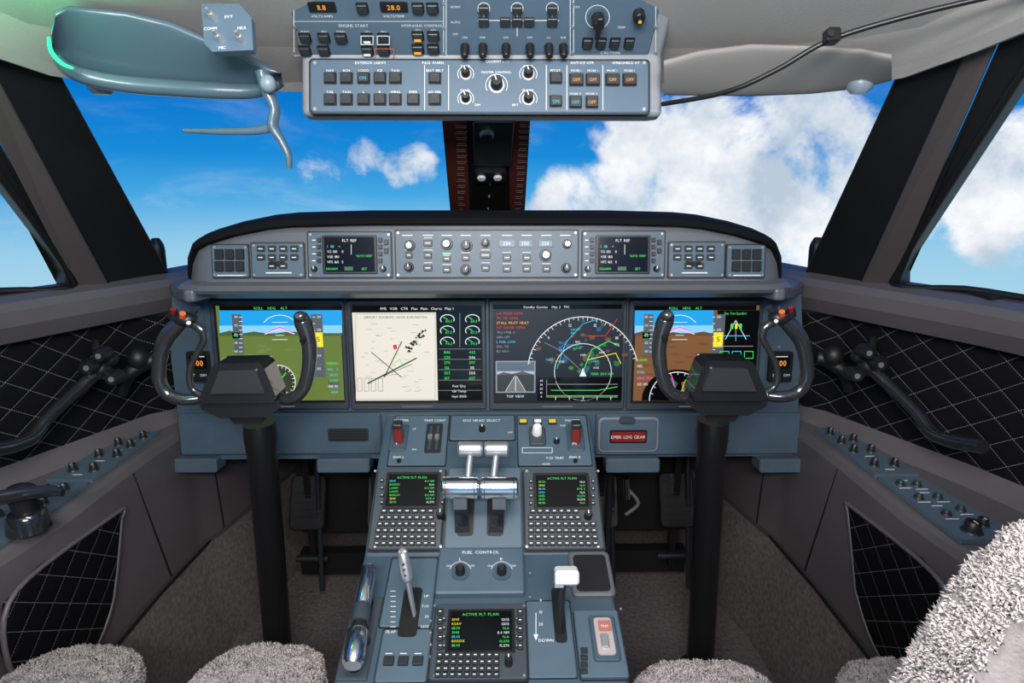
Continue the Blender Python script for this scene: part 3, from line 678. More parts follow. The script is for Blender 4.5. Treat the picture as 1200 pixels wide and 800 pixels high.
b=B(); pa=at(434,662,y=.905);pb=at(425,708,y=.85);pc=at(413,780,y=.75); sl=lambda t:pb+(pc-pb)*t
b.tube([pa,pa+(pb-pa)*.06,pb],[.008,.0125,.013],CHR,k=18,smooth=0); b.tube([pb,sl(.04),sl(.33)],[.012,.0145,.0155],KEY,k=18,smooth=0); b.tube([sl(.33),sl(.46)],[.012,.012],BLK,k=16,smooth=0)
b.tube([sl(.44),sl(.47),sl(.95),pc],[.014,.0165,.0165,.013],CHR,k=18,smooth=0)
b.tube([sl(.4),V3((sl(.4).x+.012,sl(.4).y+.01,sl(.4).z-.06))],[.009,.010],KEYD,k=10,smooth=0)
b.obj('parking_brake_lever')
b=B(); f0=fC.P(*fC.uv(486,722),.0); f1=at(478,680,y=.87); f2=at(472,648,y=.885)
b.tube([f0,f1],[.006,.008],SIL,k=10,smooth=0,flatz=.6); b.tube([f1,f1+(f2-f1)*.2,f2,f2+V3((0,0,.004))],[.008,.010,.009,.005],SIL,k=14,smooth=1); 
for t in (.3,.5,.7): q=f1+(f2-f1)*t; b.ball(q+V3((0,-.008,0)),.003,BLK,k=8)
b.obj('flap_lever')
b=B(); f0=fC.P(*fC.uv(656,742),.0); f1=at(657,690,y=.84); f2=at(664,676,y=.85)
b.tube([f0,f1,f2],[.007,.008,.009],BLK,k=10,smooth=1)
fr=Fr(at(664,675,y=.84),(1,0,0),(0,.3,1)); q=mpp(fr.O)
b.uvrect(fr,-14*q,-8*q,14*q,9*q,-.012,.012,WHT,r=4*q,ch=.003); b.uvrect(fr,-15*q,-10*q,-4*q,-5*q,-.008,.014,SIL,r=.001,ch=.001)
b.obj('landing_gear_lever')
# ------------------------------------------------------------------ yokes
def yoke(mir):
    b=B(); Y=1.10
    def p(x,y,dy=0): return at(x,y,y=Y+dy)
    b.tube([p(252,462,.02),p(236,466,.01),p(215,468),p(197,462),p(187,446),p(187,424),p(192,402),p(203,386),p(213,376)],[.012,.012,.0115,.012,.0125,.013,.0145,.0155,.014],GUN,k=16)
    b.tube([p(312,462,.02),p(328,467,.01),p(344,466),p(355,455),p(361,436),p(363,412),p(360,392),p(355,378),p(351,368)],[.013,.012,.012,.0125,.013,.014,.015,.0165,.012],GUN,k=16)
    b.tube([p(222,378),p(236,386),p(239,398),p(232,412),p(224,428),p(222,444),p(226,456),p(236,463)],[.008,.008,.007,.006,.006,.006,.006,.008],GUN,k=12)
    b.ball(p(217,374),.020,BLK,1.15,.9,.75); b.tube([p(203,372,-.01),p(203,363,-.014)],[.009,.007],BLK,k=12,smooth=0)
    b.tube([p(214,371,-.018),p(214,367,-.024)],[.006,.0055],ORG,k=12,smooth=0); b.tube([p(227,366,-.01),p(230,361,-.012)],[.006,.006],KEYD,k=12,smooth=0)
    b.tube([p(203,366,-.016),p(203,362,-.02)],[.005,.005],RED,k=10,smooth=0); b.tube([p(221,380,-.02),p(221,378,-.026)],[.004,.004],SIL,k=10,smooth=0)
    b.ball(p(352,371,-.012),.011,GUN,1.1,1,1); b.tube([p(350,372,-.014),p(349,370,-.022)],[.005,.005],KEYD,k=10,smooth=0)
    b.tube([p(356,396,-.012),p(354,400,-.022)],[.007,.005],BLK,k=10,smooth=0)
    h=b.obj('horns',None,mirror=mir)
    c=B(); fr=Fr((0,Y-.030,1),(1,0,0),(0,0,1))
    c.poly(fr,[(247,432),(251,426),(304,425),(310,432),(323,464),(321,472),(240,473),(233,467)],-.055,0,BLKG)
    hub=c.obj('hub',None,bevel=.008,mirror=mir,seg=4)
    c=B(); fr2=Fr((0,Y-.034,1),(1,0,0),(0,0,1))
    c.poly(fr2,[(257,434),(300,433),(311,460),(247,461)],-.01,.0025,HUBF)
    c.poly(Fr((0,Y-.02,1),(1,0,0),(0,0,1)),[(231,469),(326,469),(329,476),(314,489),(258,490),(236,480)],-.05,0,BLKG)
    c.poly(Fr((0,Y-.01,1),(1,0,0),(0,0,1)),[(266,487),(310,486),(307,497),(274,497)],-.09,0,BLK)
    lo=c.obj('hub_lower',None,bevel=.005,mirror=mir,seg=3)
    e=B(); top=V3((-.487,1.20,.735)); bot=V3((-.545,1.29,.0))
    e.tube([top+V3((0,.0,.03)),top,top+(bot-top)*.06,bot],[.036,.038,.034,.037],COLM,k=24,smooth=0,flatz=.9)
    e.tube([bot+V3((0,0,.06)),bot+V3((0,0,.03)),bot+V3((0,0,.0))],[.04,.06,.075],RUB,k=24,smooth=0)
    co_=e.obj('column',None,mirror=mir)
    root=empty('control_yoke')
    for o in (h,hub,lo,co_): o.parent=root
yoke(False);yoke(True)
# ------------------------------------------------------------------ overhead panel
WO=.31
dB=(1.125,1.37);dT=(1.150,1.47);dE=(1.07,1.543)
fD=Fr((0,*dB),(1,0,0),(0,dT[0]-dB[0],dT[1]-dB[1])); fE=Fr((0,*dT),(1,0,0),(0,dE[0]-dT[0],dE[1]-dT[1]))
def overhead():
    root=empty('overhead_panel'); b=B()
    prof=[(1.135,1.368),(1.110,1.374),(1.137,1.474),(1.06,1.548),(.74,1.75),(1.3,1.75),(1.3,1.42),(1.19,1.372)]
    n=len(prof); W=WO+.006
    b.add([(-W,y,z) for y,z in prof]+[(W,y,z) for y,z in prof],[tuple(range(n)),tuple(reversed(range(n,2*n)))]+[(i,i+n,(i+1)%n+n,(i+1)%n) for i in range(n)],OVHR)
    b.obj('housing',root,bevel=.010,seg=4)
    d=B(); o=.0185; fd=Fr(fD.P(0,0,o),(1,0,0),fD.V); fe=Fr(fE.P(0,0,.004),(1,0,0),fE.V)
    d.rect(fd,362.5,69.5,761.5,134.5,-.006,.002,RUB,r=5); d.rect(fd,364,71,760,133,-.004,.004,OVH,r=5,ch=.002)
    d.rect(fe,338,-60,774,66,-.006,.004,OVH,r=3,ch=.002)
    n=.0046
    def btn(fr,x,y,w_=13,h=12,legend=None,lm=None):
        d.rect(fr,x-w_/2-1,y-h/2-1,x+w_/2+1,y+h/2+1,.004,.0055,RUB,r=1)
        d.rect(fr,x-w_/2,y-h/2,x+w_/2,y+h/2,.0055,.011,KEYD,r=1,ch=.001); d.line(fr,[(x-w_/2+1.2,y),(x+w_/2-1.2,y)],.6,.0114,KEY)
        if legend: d.text(fr,legend,x,y+1.5,3.6,.0115,lm or eA)
        else: d.flat(fr,x-3,y-3,x+3,y-2,.0115,KEY)
    def lab(fr,t,x,y,h=3): d.text(fr,t,x,y,h*.95,n,LAB)
    for hd,x in (('EXTERIOR LIGHTS',435),('PASS WARN',508),('COCKPIT LTS',583),('ANTI-ICE HTR',682),('WINDSHIELD HT',733)):
        lab(fd,hd,x,75 if x!=583 else 73.5,3.1)
    for i,(x,t) in enumerate(zip((388,407,427,446,464,485),('NAV','BCN','LOGO','ICE','TAXI','PULSE'))):
        if i<5: btn(fd,x,93,legend='ON' if i==2 else None,lm=eC); lab(fd,t,x,84)
        btn(fd,x,118); lab(fd,('TAIL','TAXI','L','R','WING','EMER')[i],x,109)
    btn(fd,510,93);btn(fd,510,118);lab(fd,'SEAT BELT',510,84);lab(fd,'NO SMK',510,109)
    for x,y,r in ((546,88,5.5),(546,117,5.5),(582,101,7.5),(619,88,6),(619,117,6)):
        d.cyl(fd,x,y,r*1.3,.004,.0055,SIL,ch=.0005); d.knob(fd,x,y,r,.022 if r<7 else .026,BLK,WHT,110); d.arc(fd,x,y,r*1.7,-30,210,.6,n,LAB,14)
    for t,x,y in (('DOME',546,79),('MASTER CONTROL',582,86),('PANEL',546,107),('OVHD',619,79),('FLOOD',619,107),('DIM',560,124),('BRT',604,124)): lab(fd,t,x,y,2.8)
    btn(fd,651,93);lab(fd,'PITOT',651,84)
    for x in (675,694,717,737): btn(fd,x,95,15,13,'OFF'); lab(fd,'PROBE 1',x,84,2.4)
    btn(fd,651,120,legend='ON',lm=eC)
    for x in (674,693): btn(fd,x,121,13,13,'OFF',eC if x==674 else eA); lab(fd,'PROBE 3',x,111,2.4)
    for x in (498,526,640,664,706): d.line(fd,[(x,78),(x,130)],.7,n,LAB)
    for x,y in ((370,75),(370,129),(754,75),(754,129)): d.cyl(fd,x,y,2,.004,.0055,SIL,k=10)
    for x0,x1,y0,y1 in ((345,520,0,63),(523,668,0,63),(672,768,0,63)): d.line(fe,[(x0,y0-40),(x1,y0-40),(x1,y1),(x0,y1)],.8,n,LAB,True)
    lab(fe,'ENGINE START',415,28,3.6); lab(fe,'HYDRAULIC CONTROL',495,28,3.2); d.line(fe,[(345,23),(520,23)],.6,n,LAB)
    for x,t in ((378,'11.8'),(462,'28.0')): d.rect(fe,x-16,0,x+16,11,.004,.007,BLK,r=1); d.text(fe,t,x,5.5,6,.0076,eA)
    for x in (425,490,507): btn(fe,x,7,12,10)
    lab(fe,'VOLTS/AMPS',378,17); lab(fe,'VOLTS/TEMP',462,17)
    for x,y in ((358,42),(380,42),(400,42),(431,42),(450,42),(490,40),(508,40),(358,57),(380,57),(431,57),(450,57),(490,55),(508,55)):
        btn(fe,x,y,12,9); lab(fe,random.choice(['START','PUMP','IGN','APU']),x,y-7,2.3)
        if x in (490,431): d.flat(fe,x-4,y+1,x+4,y+4,.0116,eA if x==490 else WHT)
        if y==42 and x in (431,450): d.line(fe,[(x-7,y-5),(x+7,y-5),(x+7,y+5),(x-7,y+5)],1,.0118,LAB,True)
    d.line(fe,[(440,52),(462,52),(462,64),(440,64)],1,.0118,ORG,True)
    for x in (567,606,647):
        d.arc(fe,x,8,7,0,360,1,n,LAB,18); d.rect(fe,x-6,4,x+6,12,.004,.012,KEYD,r=1,ch=.001)
    d.line(fe,[(560,22),(655,22)],1,n,LAB);d.line(fe,[(567,14),(567,30)],1,n,LAB);d.line(fe,[(606,14),(606,40)],1,n,LAB);d.line(fe,[(647,14),(647,30)],1,n,LAB)
    for x in (567,592,606,620,647): d.rect(fe,x-6,18,x+6,27,.004,.01,KEYD,r=1,ch=.001)
    for x in (545,566,593,621,643,660): d.cyl(fe,x,53,5.5,.004,.03,BLK,r2=4.2,ch=.002); lab(fe,random.choice(['XFR','PMP','BLD','AC']),x,42,2.6)
    d.cyl(fe,700,18,11,.004,.007,PANEL); d.cyl(fe,700,18,8,.004,.03,BLK,r2=6.5,ch=.002); d.rect(fe,697,6,703,32,.03,.036,BLK,r=1,ch=.001)
    d.arc(fe,700,18,14,0,360,.8,n,LAB,20); 
    for i,x in enumerate((688,704,720,737)): btn(fe,x,48,10,10)
    lab(fe,'CAUTION',715,60,3.6); d.cyl(fe,748,14,7,.004,.02,BLK,ch=.002); d.cyl(fe,748,14,4,.02,.026,BLK); d.cyl(fe,748,14,2,.026,.027,mat('amber_dot',(.7,.45,.05),.4))
    for x,y,t in ((534,6,'NORM'),(534,24,'AUTO'),(534,38,'OFF'),(676,6,'ISOL'),(728,30,'TEMP')): lab(fe,t,x,y,2.8)
    for x in (346,768,520,671):
        for y in (2,30,60): d.cyl(fe,x,y,2,.004,.0058,SIL,k=10)
    for j in range(3):
        for i in range(9): btn(fe,365+i*48,-16-j*16,12,10)
    d.obj('switches',root)
overhead()
# ------------------------------------------------------------------ sun visor, switch plate & green lamp (left ceiling)
def visor():
    root=empty('sun_visor'); b=B(); Y=1.06
    def p(x,y,yy=Y): return at(x,y,y=yy)
    secs=[(60,38,58,.93),(66,14,70,.93),(80,8,84,.945),(105,10,94,.965),(150,14,102,.985),(200,26,106,1.0),(250,48,109,1.01),(290,66,110,1.02),(315,80,106,1.02),(330,90,98,1.02)]
    rs=[]
    for x,y0,y1,yy in secs:
        o=p(x,y1,yy+.05); t=p(x,y0,yy-.02); c=(t+o)/2; h=(t-o)/2; dn=V3((0,-h.z,h.y)).normalized()
        if dn.y>0: dn=-dn
        th=.010*min(1,h.length/.03)
        rs.append([c+h*math.copysign(abs(math.sin(a))**.8,math.sin(a))+dn*th*math.copysign(abs(math.cos(a))**.5,math.cos(a)) for a in [2*math.pi*i/28 for i in range(28)]])
    b.rings(rs,VIS,True,True,True)
    b.tube([p(x,y1-3,yy+.02) for x,y0,y1,yy in secs[1:]],[.006,.010,.012,.013,.013,.013,.012,.010,.008],VIS,k=12)
    b.obj('carrier',root)
    c=B()
    c.tube([p(308,84,1.0),p(313,105,1.0),p(322,128,1.0),p(320,148,1.0),p(330,165,1.0),p(338,182,1.0),p(339,197,1.0)],[.016,.014,.011,.012,.009,.008,.006],VIS,k=12,flatz=.7)
    c.tube([p(215,153,1.0),p(260,154,1.0),p(300,153,1.0),p(322,148,1.0)],[.003,.005,.006,.008],VIS,k=10,flatz=.6)
    c.ball(p(314,98,.98),.012,VIS2,1,1,1.1)
    c.obj('arm',root)
visor()
b=B(); fr=Fr(at(265,35,y=.93),(1,0,.05),(0,.35,1))
b.poly(fr,[(234,3),(279,5),(294,22),(298,60),(250,60),(240,50)],-.012,.0,OVH); ob=b.obj('ceiling_switch_plate',bevel=.002)
c=B()
for x,y,r in ((249,19,5),(284,47,5),(258,45,5)): c.cyl(fr,x,y,r,0,.010,SIL,r2=r*.7,ch=.001); c.cyl(fr,x,y,r*.4,.010,.02,SIL,ch=.001)
for x,y,t in ((247,33,'COMM'),(268,20,'EVT'),(284,34,'MKR'),(262,56,'MIC')): c.text(fr,t,x,y,3.6,.0008,LAB)
c.obj('toggles',ob)
for x,y in ((118,104),(1008,103)):
    b=B(); P=at(x,y-7,y=1.06); b.tube([P+V3((0,0,.014)),P,P+V3((0,0,-.010)),P+V3((0,0,-.018))],[.015,.021,.020,.012],VIS2,k=18,smooth=0)
    b.obj('visor_track_knob')
b=B(); b.tube([at(57,44,y=.905),at(60,60,y=.915),at(72,74,y=.925),at(86,80,y=.935)],[.002,.0028,.0028,.0015],E('green_lamp',(.03,.85,.32),2),k=10); b.obj('green_indicator_lamp')
li=bpy.data.lights.new('green_glow','POINT'); li.color=(.03,1,.30); li.energy=.55; li.shadow_soft_size=.02; lo=bpy.data.objects.new('green_glow',li); lo.location=at(22,30,y=.86); bpy.context.collection.objects.link(lo)
b=B(); b.tube([at(776,122,y=1.10),at(850,108,y=1.01),at(910,82,y=.97),at(970,48,y=.94),at(1060,20,y=.90),at(1180,-8,y=.84),at(1260,-20,y=.8)],.0040,BLK,k=10)
fr=Fr(at(976,42,y=.93),(1,0,0),(0,.2,1)); b.rect(fr,968,33,984,50,-.01,.006,BLK,r=3,ch=.002); b.cyl(fr,970,42,4,.006,.010,KEYD)
b.obj('headset_cable')
b=B()
secs=[(778,72,110,1.10),(820,60,111,1.10),(880,52,112,1.10),(950,54,109,1.08),(1010,58,102,1.04),(1045,66,92,1.01)]
rs=[]
for x,y0,y1,yy in secs:
    o=at(x,y1,y=yy+.03);t=at(x,y0,y=yy-.05);cc=(t+o)/2;h=(t-o)/2; dn=V3((0,-h.z,h.y)).normalized()
    if dn.y>0: dn=-dn
    rs.append([cc+h*math.sin(a)+dn*.008*math.copysign(abs(math.cos(a))**.6,math.cos(a)) for a in [2*math.pi*i/24 for i in range(24)]])
b.rings(rs,mat('visor_pad_gray',(.25,.24,.235),.6),True,True,True); b.obj('sun_visor')
# ------------------------------------------------------------------ side consoles
def console(sg):
    root=empty('side_console'); b=B(); Z=.668
    fr=Fr((0,0,Z),(1,0,0),(0,1,0))
    def plate(y0,y1):
        q=[(.812,y0),(.812+.080+max(0,(1.3-y0))*.08,y0),(.812+.070+max(0,(1.3-y1))*.08,y1),(.812,y1)]
        q=[(x*sg,y) for x,y in q]
        if sg<0:q=q[::-1]
        b.rings([[fr.P(u,v,-.006) for u,v in q],[fr.P(u,v,.003) for u,v in q]],PANEL2)
    plate(1.13,1.38);plate(.89,1.12)
    b.obj('plates',root,bevel=.0015)
    d=B()
    def kn(x,y,r,h,m=BLK,ptr=WHT,ang=90):
        P=V3((x*sg,y,Z+.003)); 
        for (r0,r1,z0,z1,mm) in ((r*1.25,r*1.2,0,.003,KEYD),(r,r*.85,0,h,m)):
            rg=lambda R0,zz:[P+V3((R0*math.cos(2*math.pi*i/16),R0*math.sin(2*math.pi*i/16),zz)) for i in range(16)]
            d.rings([rg(r0,z0),rg(r1,z1-.001),rg(r1*.9,z1)],mm,False,True,True)
        if ptr: d.box((P.x-.0008,P.y-r*.7,P.z+h),(P.x+.0008,P.y,P.z+h+.0006),ptr)
    for x,y in ((.828,1.34),(.828,1.29),(.828,1.24),(.862,1.30),(.868,1.24),(.833,1.17),(.877,1.17)): kn(x,y,.008,.016)
    for x,y in ((.84,1.36),(.845,1.32),(.845,1.27),(.85,1.215),(.855,1.15),(.85,1.10),(.86,1.05),(.85,1.0),(.88,.95)): d.box((sg*x-.01,y,Z+.003),(sg*x+.01,y+.0013,Z+.0036),LAB)
    for x,y in ((.835,1.085),(.865,1.08),(.835,1.03),(.872,1.03),(.845,.97),(.883,.985)):
        if sg>0: kn(x,y,.0075,.009,KEYD,None); d.box((x-.004,y-.002,Z+.012),(x+.004,y+.002,Z+.0126),GRK2); d.box((x-.012,y-.016,Z+.003),(x+.012,y-.0148,Z+.0036),LAB)
        else: kn(x,y,.008,.013)
    if sg>0:
        kn(.85,.915,.014,.020,BLK,WHT); kn(.885,.935,.009,.014)
    d.obj('knobs',root)
console(-1);console(1)
b=B(); c=at(32,608,z=.69)
b.tube([V3((c.x,c.y,.672)),V3((c.x,c.y,.70)),V3((c.x,c.y,.705))],[.034,.030,.026],BLKG,k=20,smooth=0)
b.tube([V3((c.x,c.y,.70)),V3((c.x,c.y,.735))],[.018,.022],BLK,k=20,smooth=0)
b.tube([at(-25,588,z=.75),at(0,583,z=.752),at(30,578,z=.752),at(60,575,z=.752),at(74,577,z=.75)],[.011,.013,.012,.010,.007],BLKG,k=14,flatz=.7)
b.ball(V3((c.x,c.y,.745)),.020,BLKG,1.3,1,.6)
b.obj('steering_tiller')
def outlet(mir):
    b=B(); Y=1.27
    P=at(118,432,y=Y)
    def p(x,y,X): return at(x,y,x=X)
    b.tube([P,p(96,452,-.87),p(72,474,-.885),p(54,492,-.895),p(38,512,-.90),p(15,522,-.905),p(-30,530,-.92)],[.014,.013,.012,.0125,.0135,.014,.014],BLKG,k=14)
    b.ball(P,.026,BLK,.9,.9,.95); b.ball(at(104,430,y=1.25),.020,BLK); b.ball(at(132,442,y=1.25),.018,BLK); b.ball(at(130,420,y=1.27),.016,BLK)
    for (x,y) in ((104,430),(133,443),(118,416)):
        q=at(x,y,y=1.235); b.tube([q+V3((0,.02,0)),q,q+V3((0,-.008,0))],[.016,.0155,.012],BLK,k=16,smooth=0); b.tube([q+V3((0,-.006,0)),q+V3((0,-.0095,0))],[.006,.006],SIL,k=12,smooth=0)
    b.tube([P+V3((0,.0,.02)),at(112,400,y=1.3)],[.012,.008],BLK,k=10,smooth=0)
    b.tube([at(143,462,y=1.33),at(150,440,y=1.33),at(168,425,y=1.35),at(182,422,y=1.36)],[.012,.016,.02,.018],RUB,k=14)
    b.ball(at(162,420,y=1.34),.024,RUB,1,1,1.1)
    b.obj('air_outlet_cluster',mirror=mir)
outlet(False);outlet(True)
# ------------------------------------------------------------------ rudder pedals
def pedals(sg):
    root=empty('rudder_pedals')
    b=B()
    for cx in (.34,.58):
        x=cx*sg
        fr=Fr((x,1.66,.22),(1,0,0),(0,.45,1)); b.uvrect(fr,-.055,0,.055,.17,-.012,.0,BLK,r=.02,ch=.004)
        for i in range(5): b.uvrect(fr,-.045,.03+i*.025,.045,.036+i*.025,0,.004,RUB)
        b.box((x-.01,1.70,.05),(x+.01,1.73,.6),BLK); b.tube([(x-.05,1.69,.1),(x+.05,1.69,.1)],.01,KEYD,k=10,smooth=0)
        b.tube([(x+.04,1.64,.02),(x+.03,1.74,.55)],.008,KEYD,k=8,smooth=0)
    b.tube([(.30*sg,1.6,.0),(.31*sg,1.62,.58)],.012,BLK,k=10,smooth=0); b.tube([(.35*sg,1.6,.0),(.35*sg,1.62,.58)],.009,KEYD,k=10,smooth=0)
    b.box((.31*sg,1.72,.02),(.63*sg,1.76,.10),BLK)
    b.obj('pedals',root)
    c=B(); c.tube([(.36*sg,1.45,.50),(.365*sg,1.45,.44)],.01,CHR,k=12,smooth=0); c.tube([(.365*sg,1.45,.47),(.40*sg,1.46,.42),(.37*sg,1.47,.38)],.005,SIL,k=8)
    if sg>0: c.obj('cable_fitting',root)
pedals(-1);pedals(1)
b=B(); b.box((.235,.75,0),(.30,1.55,.02),RUB); b.box((-.30,.75,0),(-.235,1.55,.02),RUB)
for sg in (-1,1): b.box((.56*sg,.5,0),(.60*sg,1.35,.015),RUB)
b.obj('seat_rail',bevel=.003)
# ------------------------------------------------------------------ seats
def blob(cx,cy,cz,sx,sy,sz,p=.45,nu=56,nv=40,amp=.006):
    vs=[];fs=[]
    sgp=lambda c,e:math.copysign(abs(c)**e,c)
    for j in range(nv+1):
        th=-math.pi/2+math.pi*j/nv
        for i in range(nu):
            ph=2*math.pi*i/nu
            v=V3((cx+sx*sgp(math.cos(th),p)*sgp(math.cos(ph),p),cy+sy*sgp(math.cos(th),p)*sgp(math.sin(ph),p),cz+sz*sgp(math.sin(th),p)))
            if amp:
                nn=(v-V3((cx,cy,cz))); nn=V3((nn.x/sx,nn.y/sy,nn.z/sz)).normalized()
                v+=nn*(noise.noise(v*45)*amp+noise.noise(v*110)*amp*.5)
            vs.append(v)
    for j in range(nv):
        for i in range(nu):
            a=j*nu+i; c=j*nu+(i+1)%nu; fs.append((a,c,c+nu,a+nu))
    return vs,fs
def tufts(b,vs,fs,count,L=.008,cond=None,m=None,w=.0014):
    areas=[];tot=0
    fl=[]
    for f in fs:
        p=[vs[i] for i in f]; nrm=(p[2]-p[0]).cross(p[3]-p[1]); a=nrm.length
        if a<1e-9: continue
        n=nrm.normalized(); c=(p[0]+p[2])/2
        if cond and not cond(c,n): continue
        tot+=a; areas.append(tot); fl.append((p,n))
    V_=[];F_=[]
    for _ in range(count):
        k=min(bisect.bisect(areas,random.random()*tot),len(fl)-1); p,n=fl[k]
        s,t=random.random(),random.random()
        q=(p[0]*(1-s)+p[1]*s)*(1-t)+(p[3]*(1-s)+p[2]*s)*t
        r=V3((random.uniform(-1,1),random.uniform(-1,1),random.uniform(-1,1)))
        cl=V3((noise.noise(q*60),noise.noise(q*60+V3((9,0,0))),noise.noise(q*60+V3((0,9,0)))))
        tg=(r-n*r.dot(n)).normalized(); d1=(n+cl*1.8+r*.6).normalized(); d2=(-n*.2+cl*1.5+r*1.2).normalized()
        l=L*random.uniform(.6,1.25); sd=tg.cross(n)
        o=len(V_); m1=q+d1*l*.5; m2=m1+d2*l*.5
        V_+= [q-n*.002+tg*w,q-n*.002-tg*.5*w+sd*.87*w,q-n*.002-tg*.5*w-sd*.87*w, m1+tg*w,m1-tg*.5*w+sd*.87*w,m1-tg*.5*w-sd*.87*w, m2]
        F_+= [(o,o+1,o+4,o+3),(o+1,o+2,o+5,o+4),(o+2,o,o+3,o+5),(o+3,o+4,o+6),(o+4,o+5,o+6),(o+5,o+3,o+6)]
    b.add(V_,F_,m or WOOL,True)
def seat(xc,front,backy,off,hw,back_visible,bx=.055):
    root=empty('seat')
    c=B(); c.box((xc-.25,backy,.22),(xc+.25,front-.07,.40),GRT); c.box((xc-.2,backy+.05,0),(xc-.15,front-.1,.24),BLK); c.box((xc+.15,backy+.05,0),(xc+.2,front-.1,.24),BLK)
    c.obj('base',root,bevel=.03,seg=3)
    for k,s in enumerate((-1,1)):
        b=B(); ln=(front-backy)/2
        vs,fs=blob(xc+s*off,backy+ln,.455,hw,ln,.055,.55)
        b.add(vs,fs,WOOLB,True); tufts(b,vs,fs,38000,L=.007,cond=lambda c_,n:n.z>-.3 and c_.y>.6)
        b.obj('thigh_pad',root)
        c=B(); vs,fs=blob(xc+s*off,backy+ln,.405,hw*.98,ln*.99,.05,.35,amp=0); c.add(vs,fs,GRT,True); c.obj('pad_leather',root)
    b=B()
    if back_visible:
        vs,fs=blob(0,0,0,.25,.055,.42,.5,nu=72,nv=50,amp=.006)
        def tr(v):
            zz=(v.z+.42)/.84; x=v.x*(1-.30*max(0,zz-.3)); return V3((xc+bx+x, .44+v.y-.05*zz, .605+v.z))
        v2=[tr(v) for v in vs]; b.add(v2,fs,WOOLB,True)
        tufts(b,v2,fs,80000,L=.0065,cond=lambda c_,n:c_.z>.40 and (n.y>-.6) and c_.x<xc+.2,m=WOOLW,w=.0011)
        vs,fs=blob(0,0,0,.236,.05,.405,.42,nu=72,nv=50,amp=0); v3=[tr(v)+V3((.002,-.078,-.016)) for v in vs]; b.add(v3,fs,GRT,True)
        b.tube([v3[i*72+36]+V3((.001,-.003,0)) for i in range(14,50,4)],.0018,RUB,k=6)
    else:
        vs,fs=blob(xc,backy-.03,.72,.24,.06,.40,.45,amp=0); b.add(vs,fs,WOOLB,True)
    b.obj('backrest',root)
seat(-.515,.885,.12,.152,.122,False)
seat(.515,.83,.50,.165,.118,True,.074)
# ------------------------------------------------------------------ world sky with clouds
wd=bpy.data.worlds.new('sky'); bpy.context.scene.world=wd; wd.use_nodes=True; nt=wd.node_tree; N=nt.nodes; L=nt.links
bg=N['Background']; tc=N.new('ShaderNodeTexCoord'); nz=N.new('ShaderNodeVectorMath'); nz.operation='NORMALIZE'; L.new(tc.outputs['Generated'],nz.inputs[0]); D=nz.outputs[0]
def M(op,x,y=None):
    n=N.new('ShaderNodeMath'); n.operation=op
    for i,k in enumerate((x,y)):
        if k is None: continue
        if isinstance(k,(int,float)): n.inputs[i].default_value=k
        else: L.new(k,n.inputs[i])
    return n.outputs[0]
def MR(v,a,b_,c=0,d=1):
    n=N.new('ShaderNodeMapRange'); n.interpolation_type='SMOOTHSTEP'; L.new(v,n.inputs[0])
    for i,k in enumerate((a,b_,c,d)): n.inputs[i+1].default_value=k
    return n.outputs[0]
sp=N.new('ShaderNodeSeparateXYZ'); L.new(D,sp.inputs[0])
cr=N.new('ShaderNodeValToRGB'); e=cr.color_ramp.elements
e[0].position=0; e[0].color=(.50,.72,.84,1); e[1].position=1; e[1].color=(.0,.11,.46,1)
for p_,c_ in ((.20,(.32,.62,.82,1)),(.33,(.065,.40,.77,1)),(.45,(.010,.26,.69,1)),(.62,(.002,.18,.62,1))):
    q=cr.color_ramp.elements.new(p_); q.color=c_
L.new(MR(sp.outputs['Z'],-.3,.45),cr.inputs['Fac'])
def noi(sc,det,ro,off=0,sx=1,sz=1,dist=0):
    mp=N.new('ShaderNodeMapping'); mp.inputs['Location'].default_value=(off,off*.7,0); mp.inputs['Scale'].default_value=(sx,1,sz); L.new(D,mp.inputs[0])
    n=N.new('ShaderNodeTexNoise'); n.inputs['Scale'].default_value=sc; n.inputs['Detail'].default_value=det; n.inputs['Roughness'].default_value=ro; n.inputs['Distortion'].default_value=dist; L.new(mp.outputs[0],n.inputs['Vector']); return n.outputs['Fac']
n1=noi(7,12,.62,1.3,dist=.2); n2=noi(8,8,.6,3.3); n3=noi(3.5,8,.62,7,1,3,.5)
mask=None
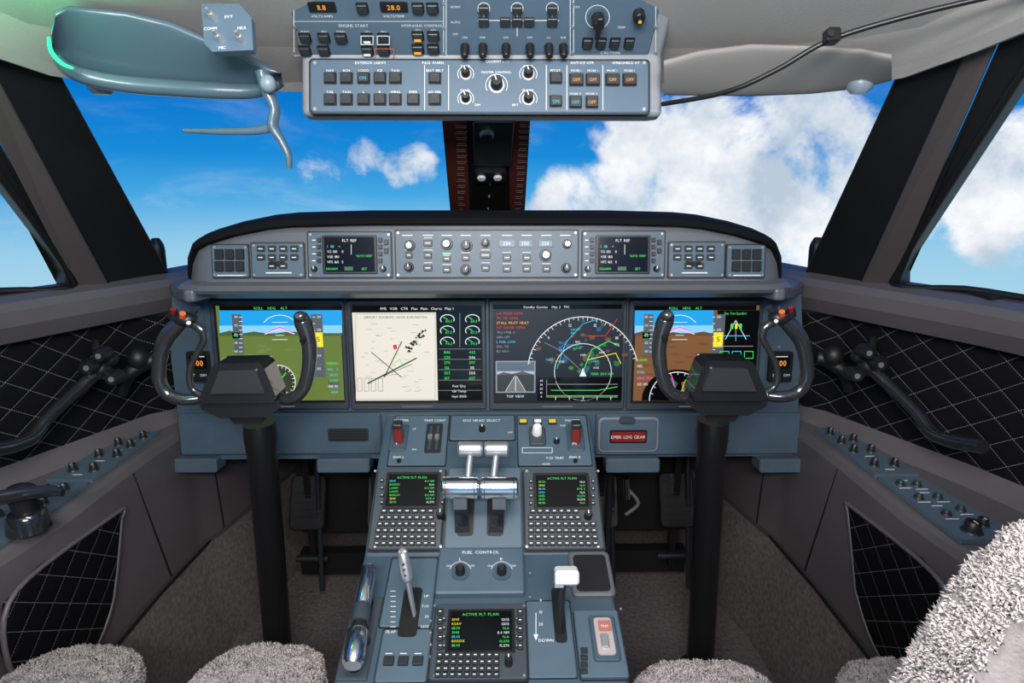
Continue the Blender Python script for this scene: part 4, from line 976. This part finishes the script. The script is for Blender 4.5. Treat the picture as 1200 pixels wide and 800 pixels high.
for px,py,rdeg,st in ((870,205,10,1),(940,185,7.5,1),(925,150,4.5,.9),(775,225,8,1),(690,250,6,.95),(960,250,7,.95),(850,150,4,.8),(760,165,5,.55),(700,190,4,.45),(490,194,2.6,.62),(468,200,2.2,.5),(430,190,2.4,.42),(1200,210,6,1.0),(1195,265,5,.9),(1120,250,4,.5),(380,215,3,.35),(560,240,3,.3)):
    d0=ray(px,py).normalized(); vm=N.new('ShaderNodeVectorMath'); vm.operation='DOT_PRODUCT'; L.new(D,vm.inputs[0]); vm.inputs[1].default_value=d0
    v=MR(vm.outputs['Value'],math.cos(rad(rdeg*1.15)),math.cos(rad(rdeg*.45)),0,st)
    mask=v if mask is None else M('MAXIMUM',mask,v)
dens=MR(M('ADD',M('MULTIPLY',n1,1.5),M('MULTIPLY',mask,.62)),1.0,1.28)
wisp=M('MULTIPLY',MR(n3,.50,.78),.5)
low=MR(sp.outputs['Z'],.05,-.15); wisp=M('MULTIPLY',wisp,M('ADD',M('MULTIPLY',low,.8),.35))
dens=M('MAXIMUM',dens,wisp)
cc=N.new('ShaderNodeValToRGB'); cc.color_ramp.elements[0].position=.34; cc.color_ramp.elements[0].color=(.50,.60,.72,1); cc.color_ramp.elements[1].position=.60; cc.color_ramp.elements[1].color=(.97,.98,1,1); L.new(n2,cc.inputs['Fac'])
mx=N.new('ShaderNodeMix'); mx.data_type='RGBA'; L.new(dens,mx.inputs['Factor']); L.new(cr.outputs['Color'],mx.inputs['A']); L.new(cc.outputs['Color'],mx.inputs['B']); L.new(mx.outputs['Result'],bg.inputs['Color']); bg.inputs['Strength'].default_value=1.0
# ------------------------------------------------------------------ added fill lamps
def area(name,loc,tgt,sx,sy,en,col=(1,1,1)):
    l=bpy.data.lights.new(name,'AREA'); l.shape='RECTANGLE'; l.size=sx; l.size_y=sy; l.energy=en; l.color=col
    o=bpy.data.objects.new(name,l); o.location=loc; o.rotation_euler=(V3(tgt)-V3(loc)).to_track_quat('-Z','Y').to_euler(); bpy.context.collection.objects.link(o)
area('fill_light_aft',(0,-.45,1.6),(0,1.4,.85),.8,.25,31,(1,.97,.94))  # added soft fill behind the camera, not a cabin fixture
area('fill_light_forward',(0,.35,1.64),(0,.95,.0),.7,.15,8,(1,.97,.95))  # second added fill, aimed down ahead of the camera; no such fixture
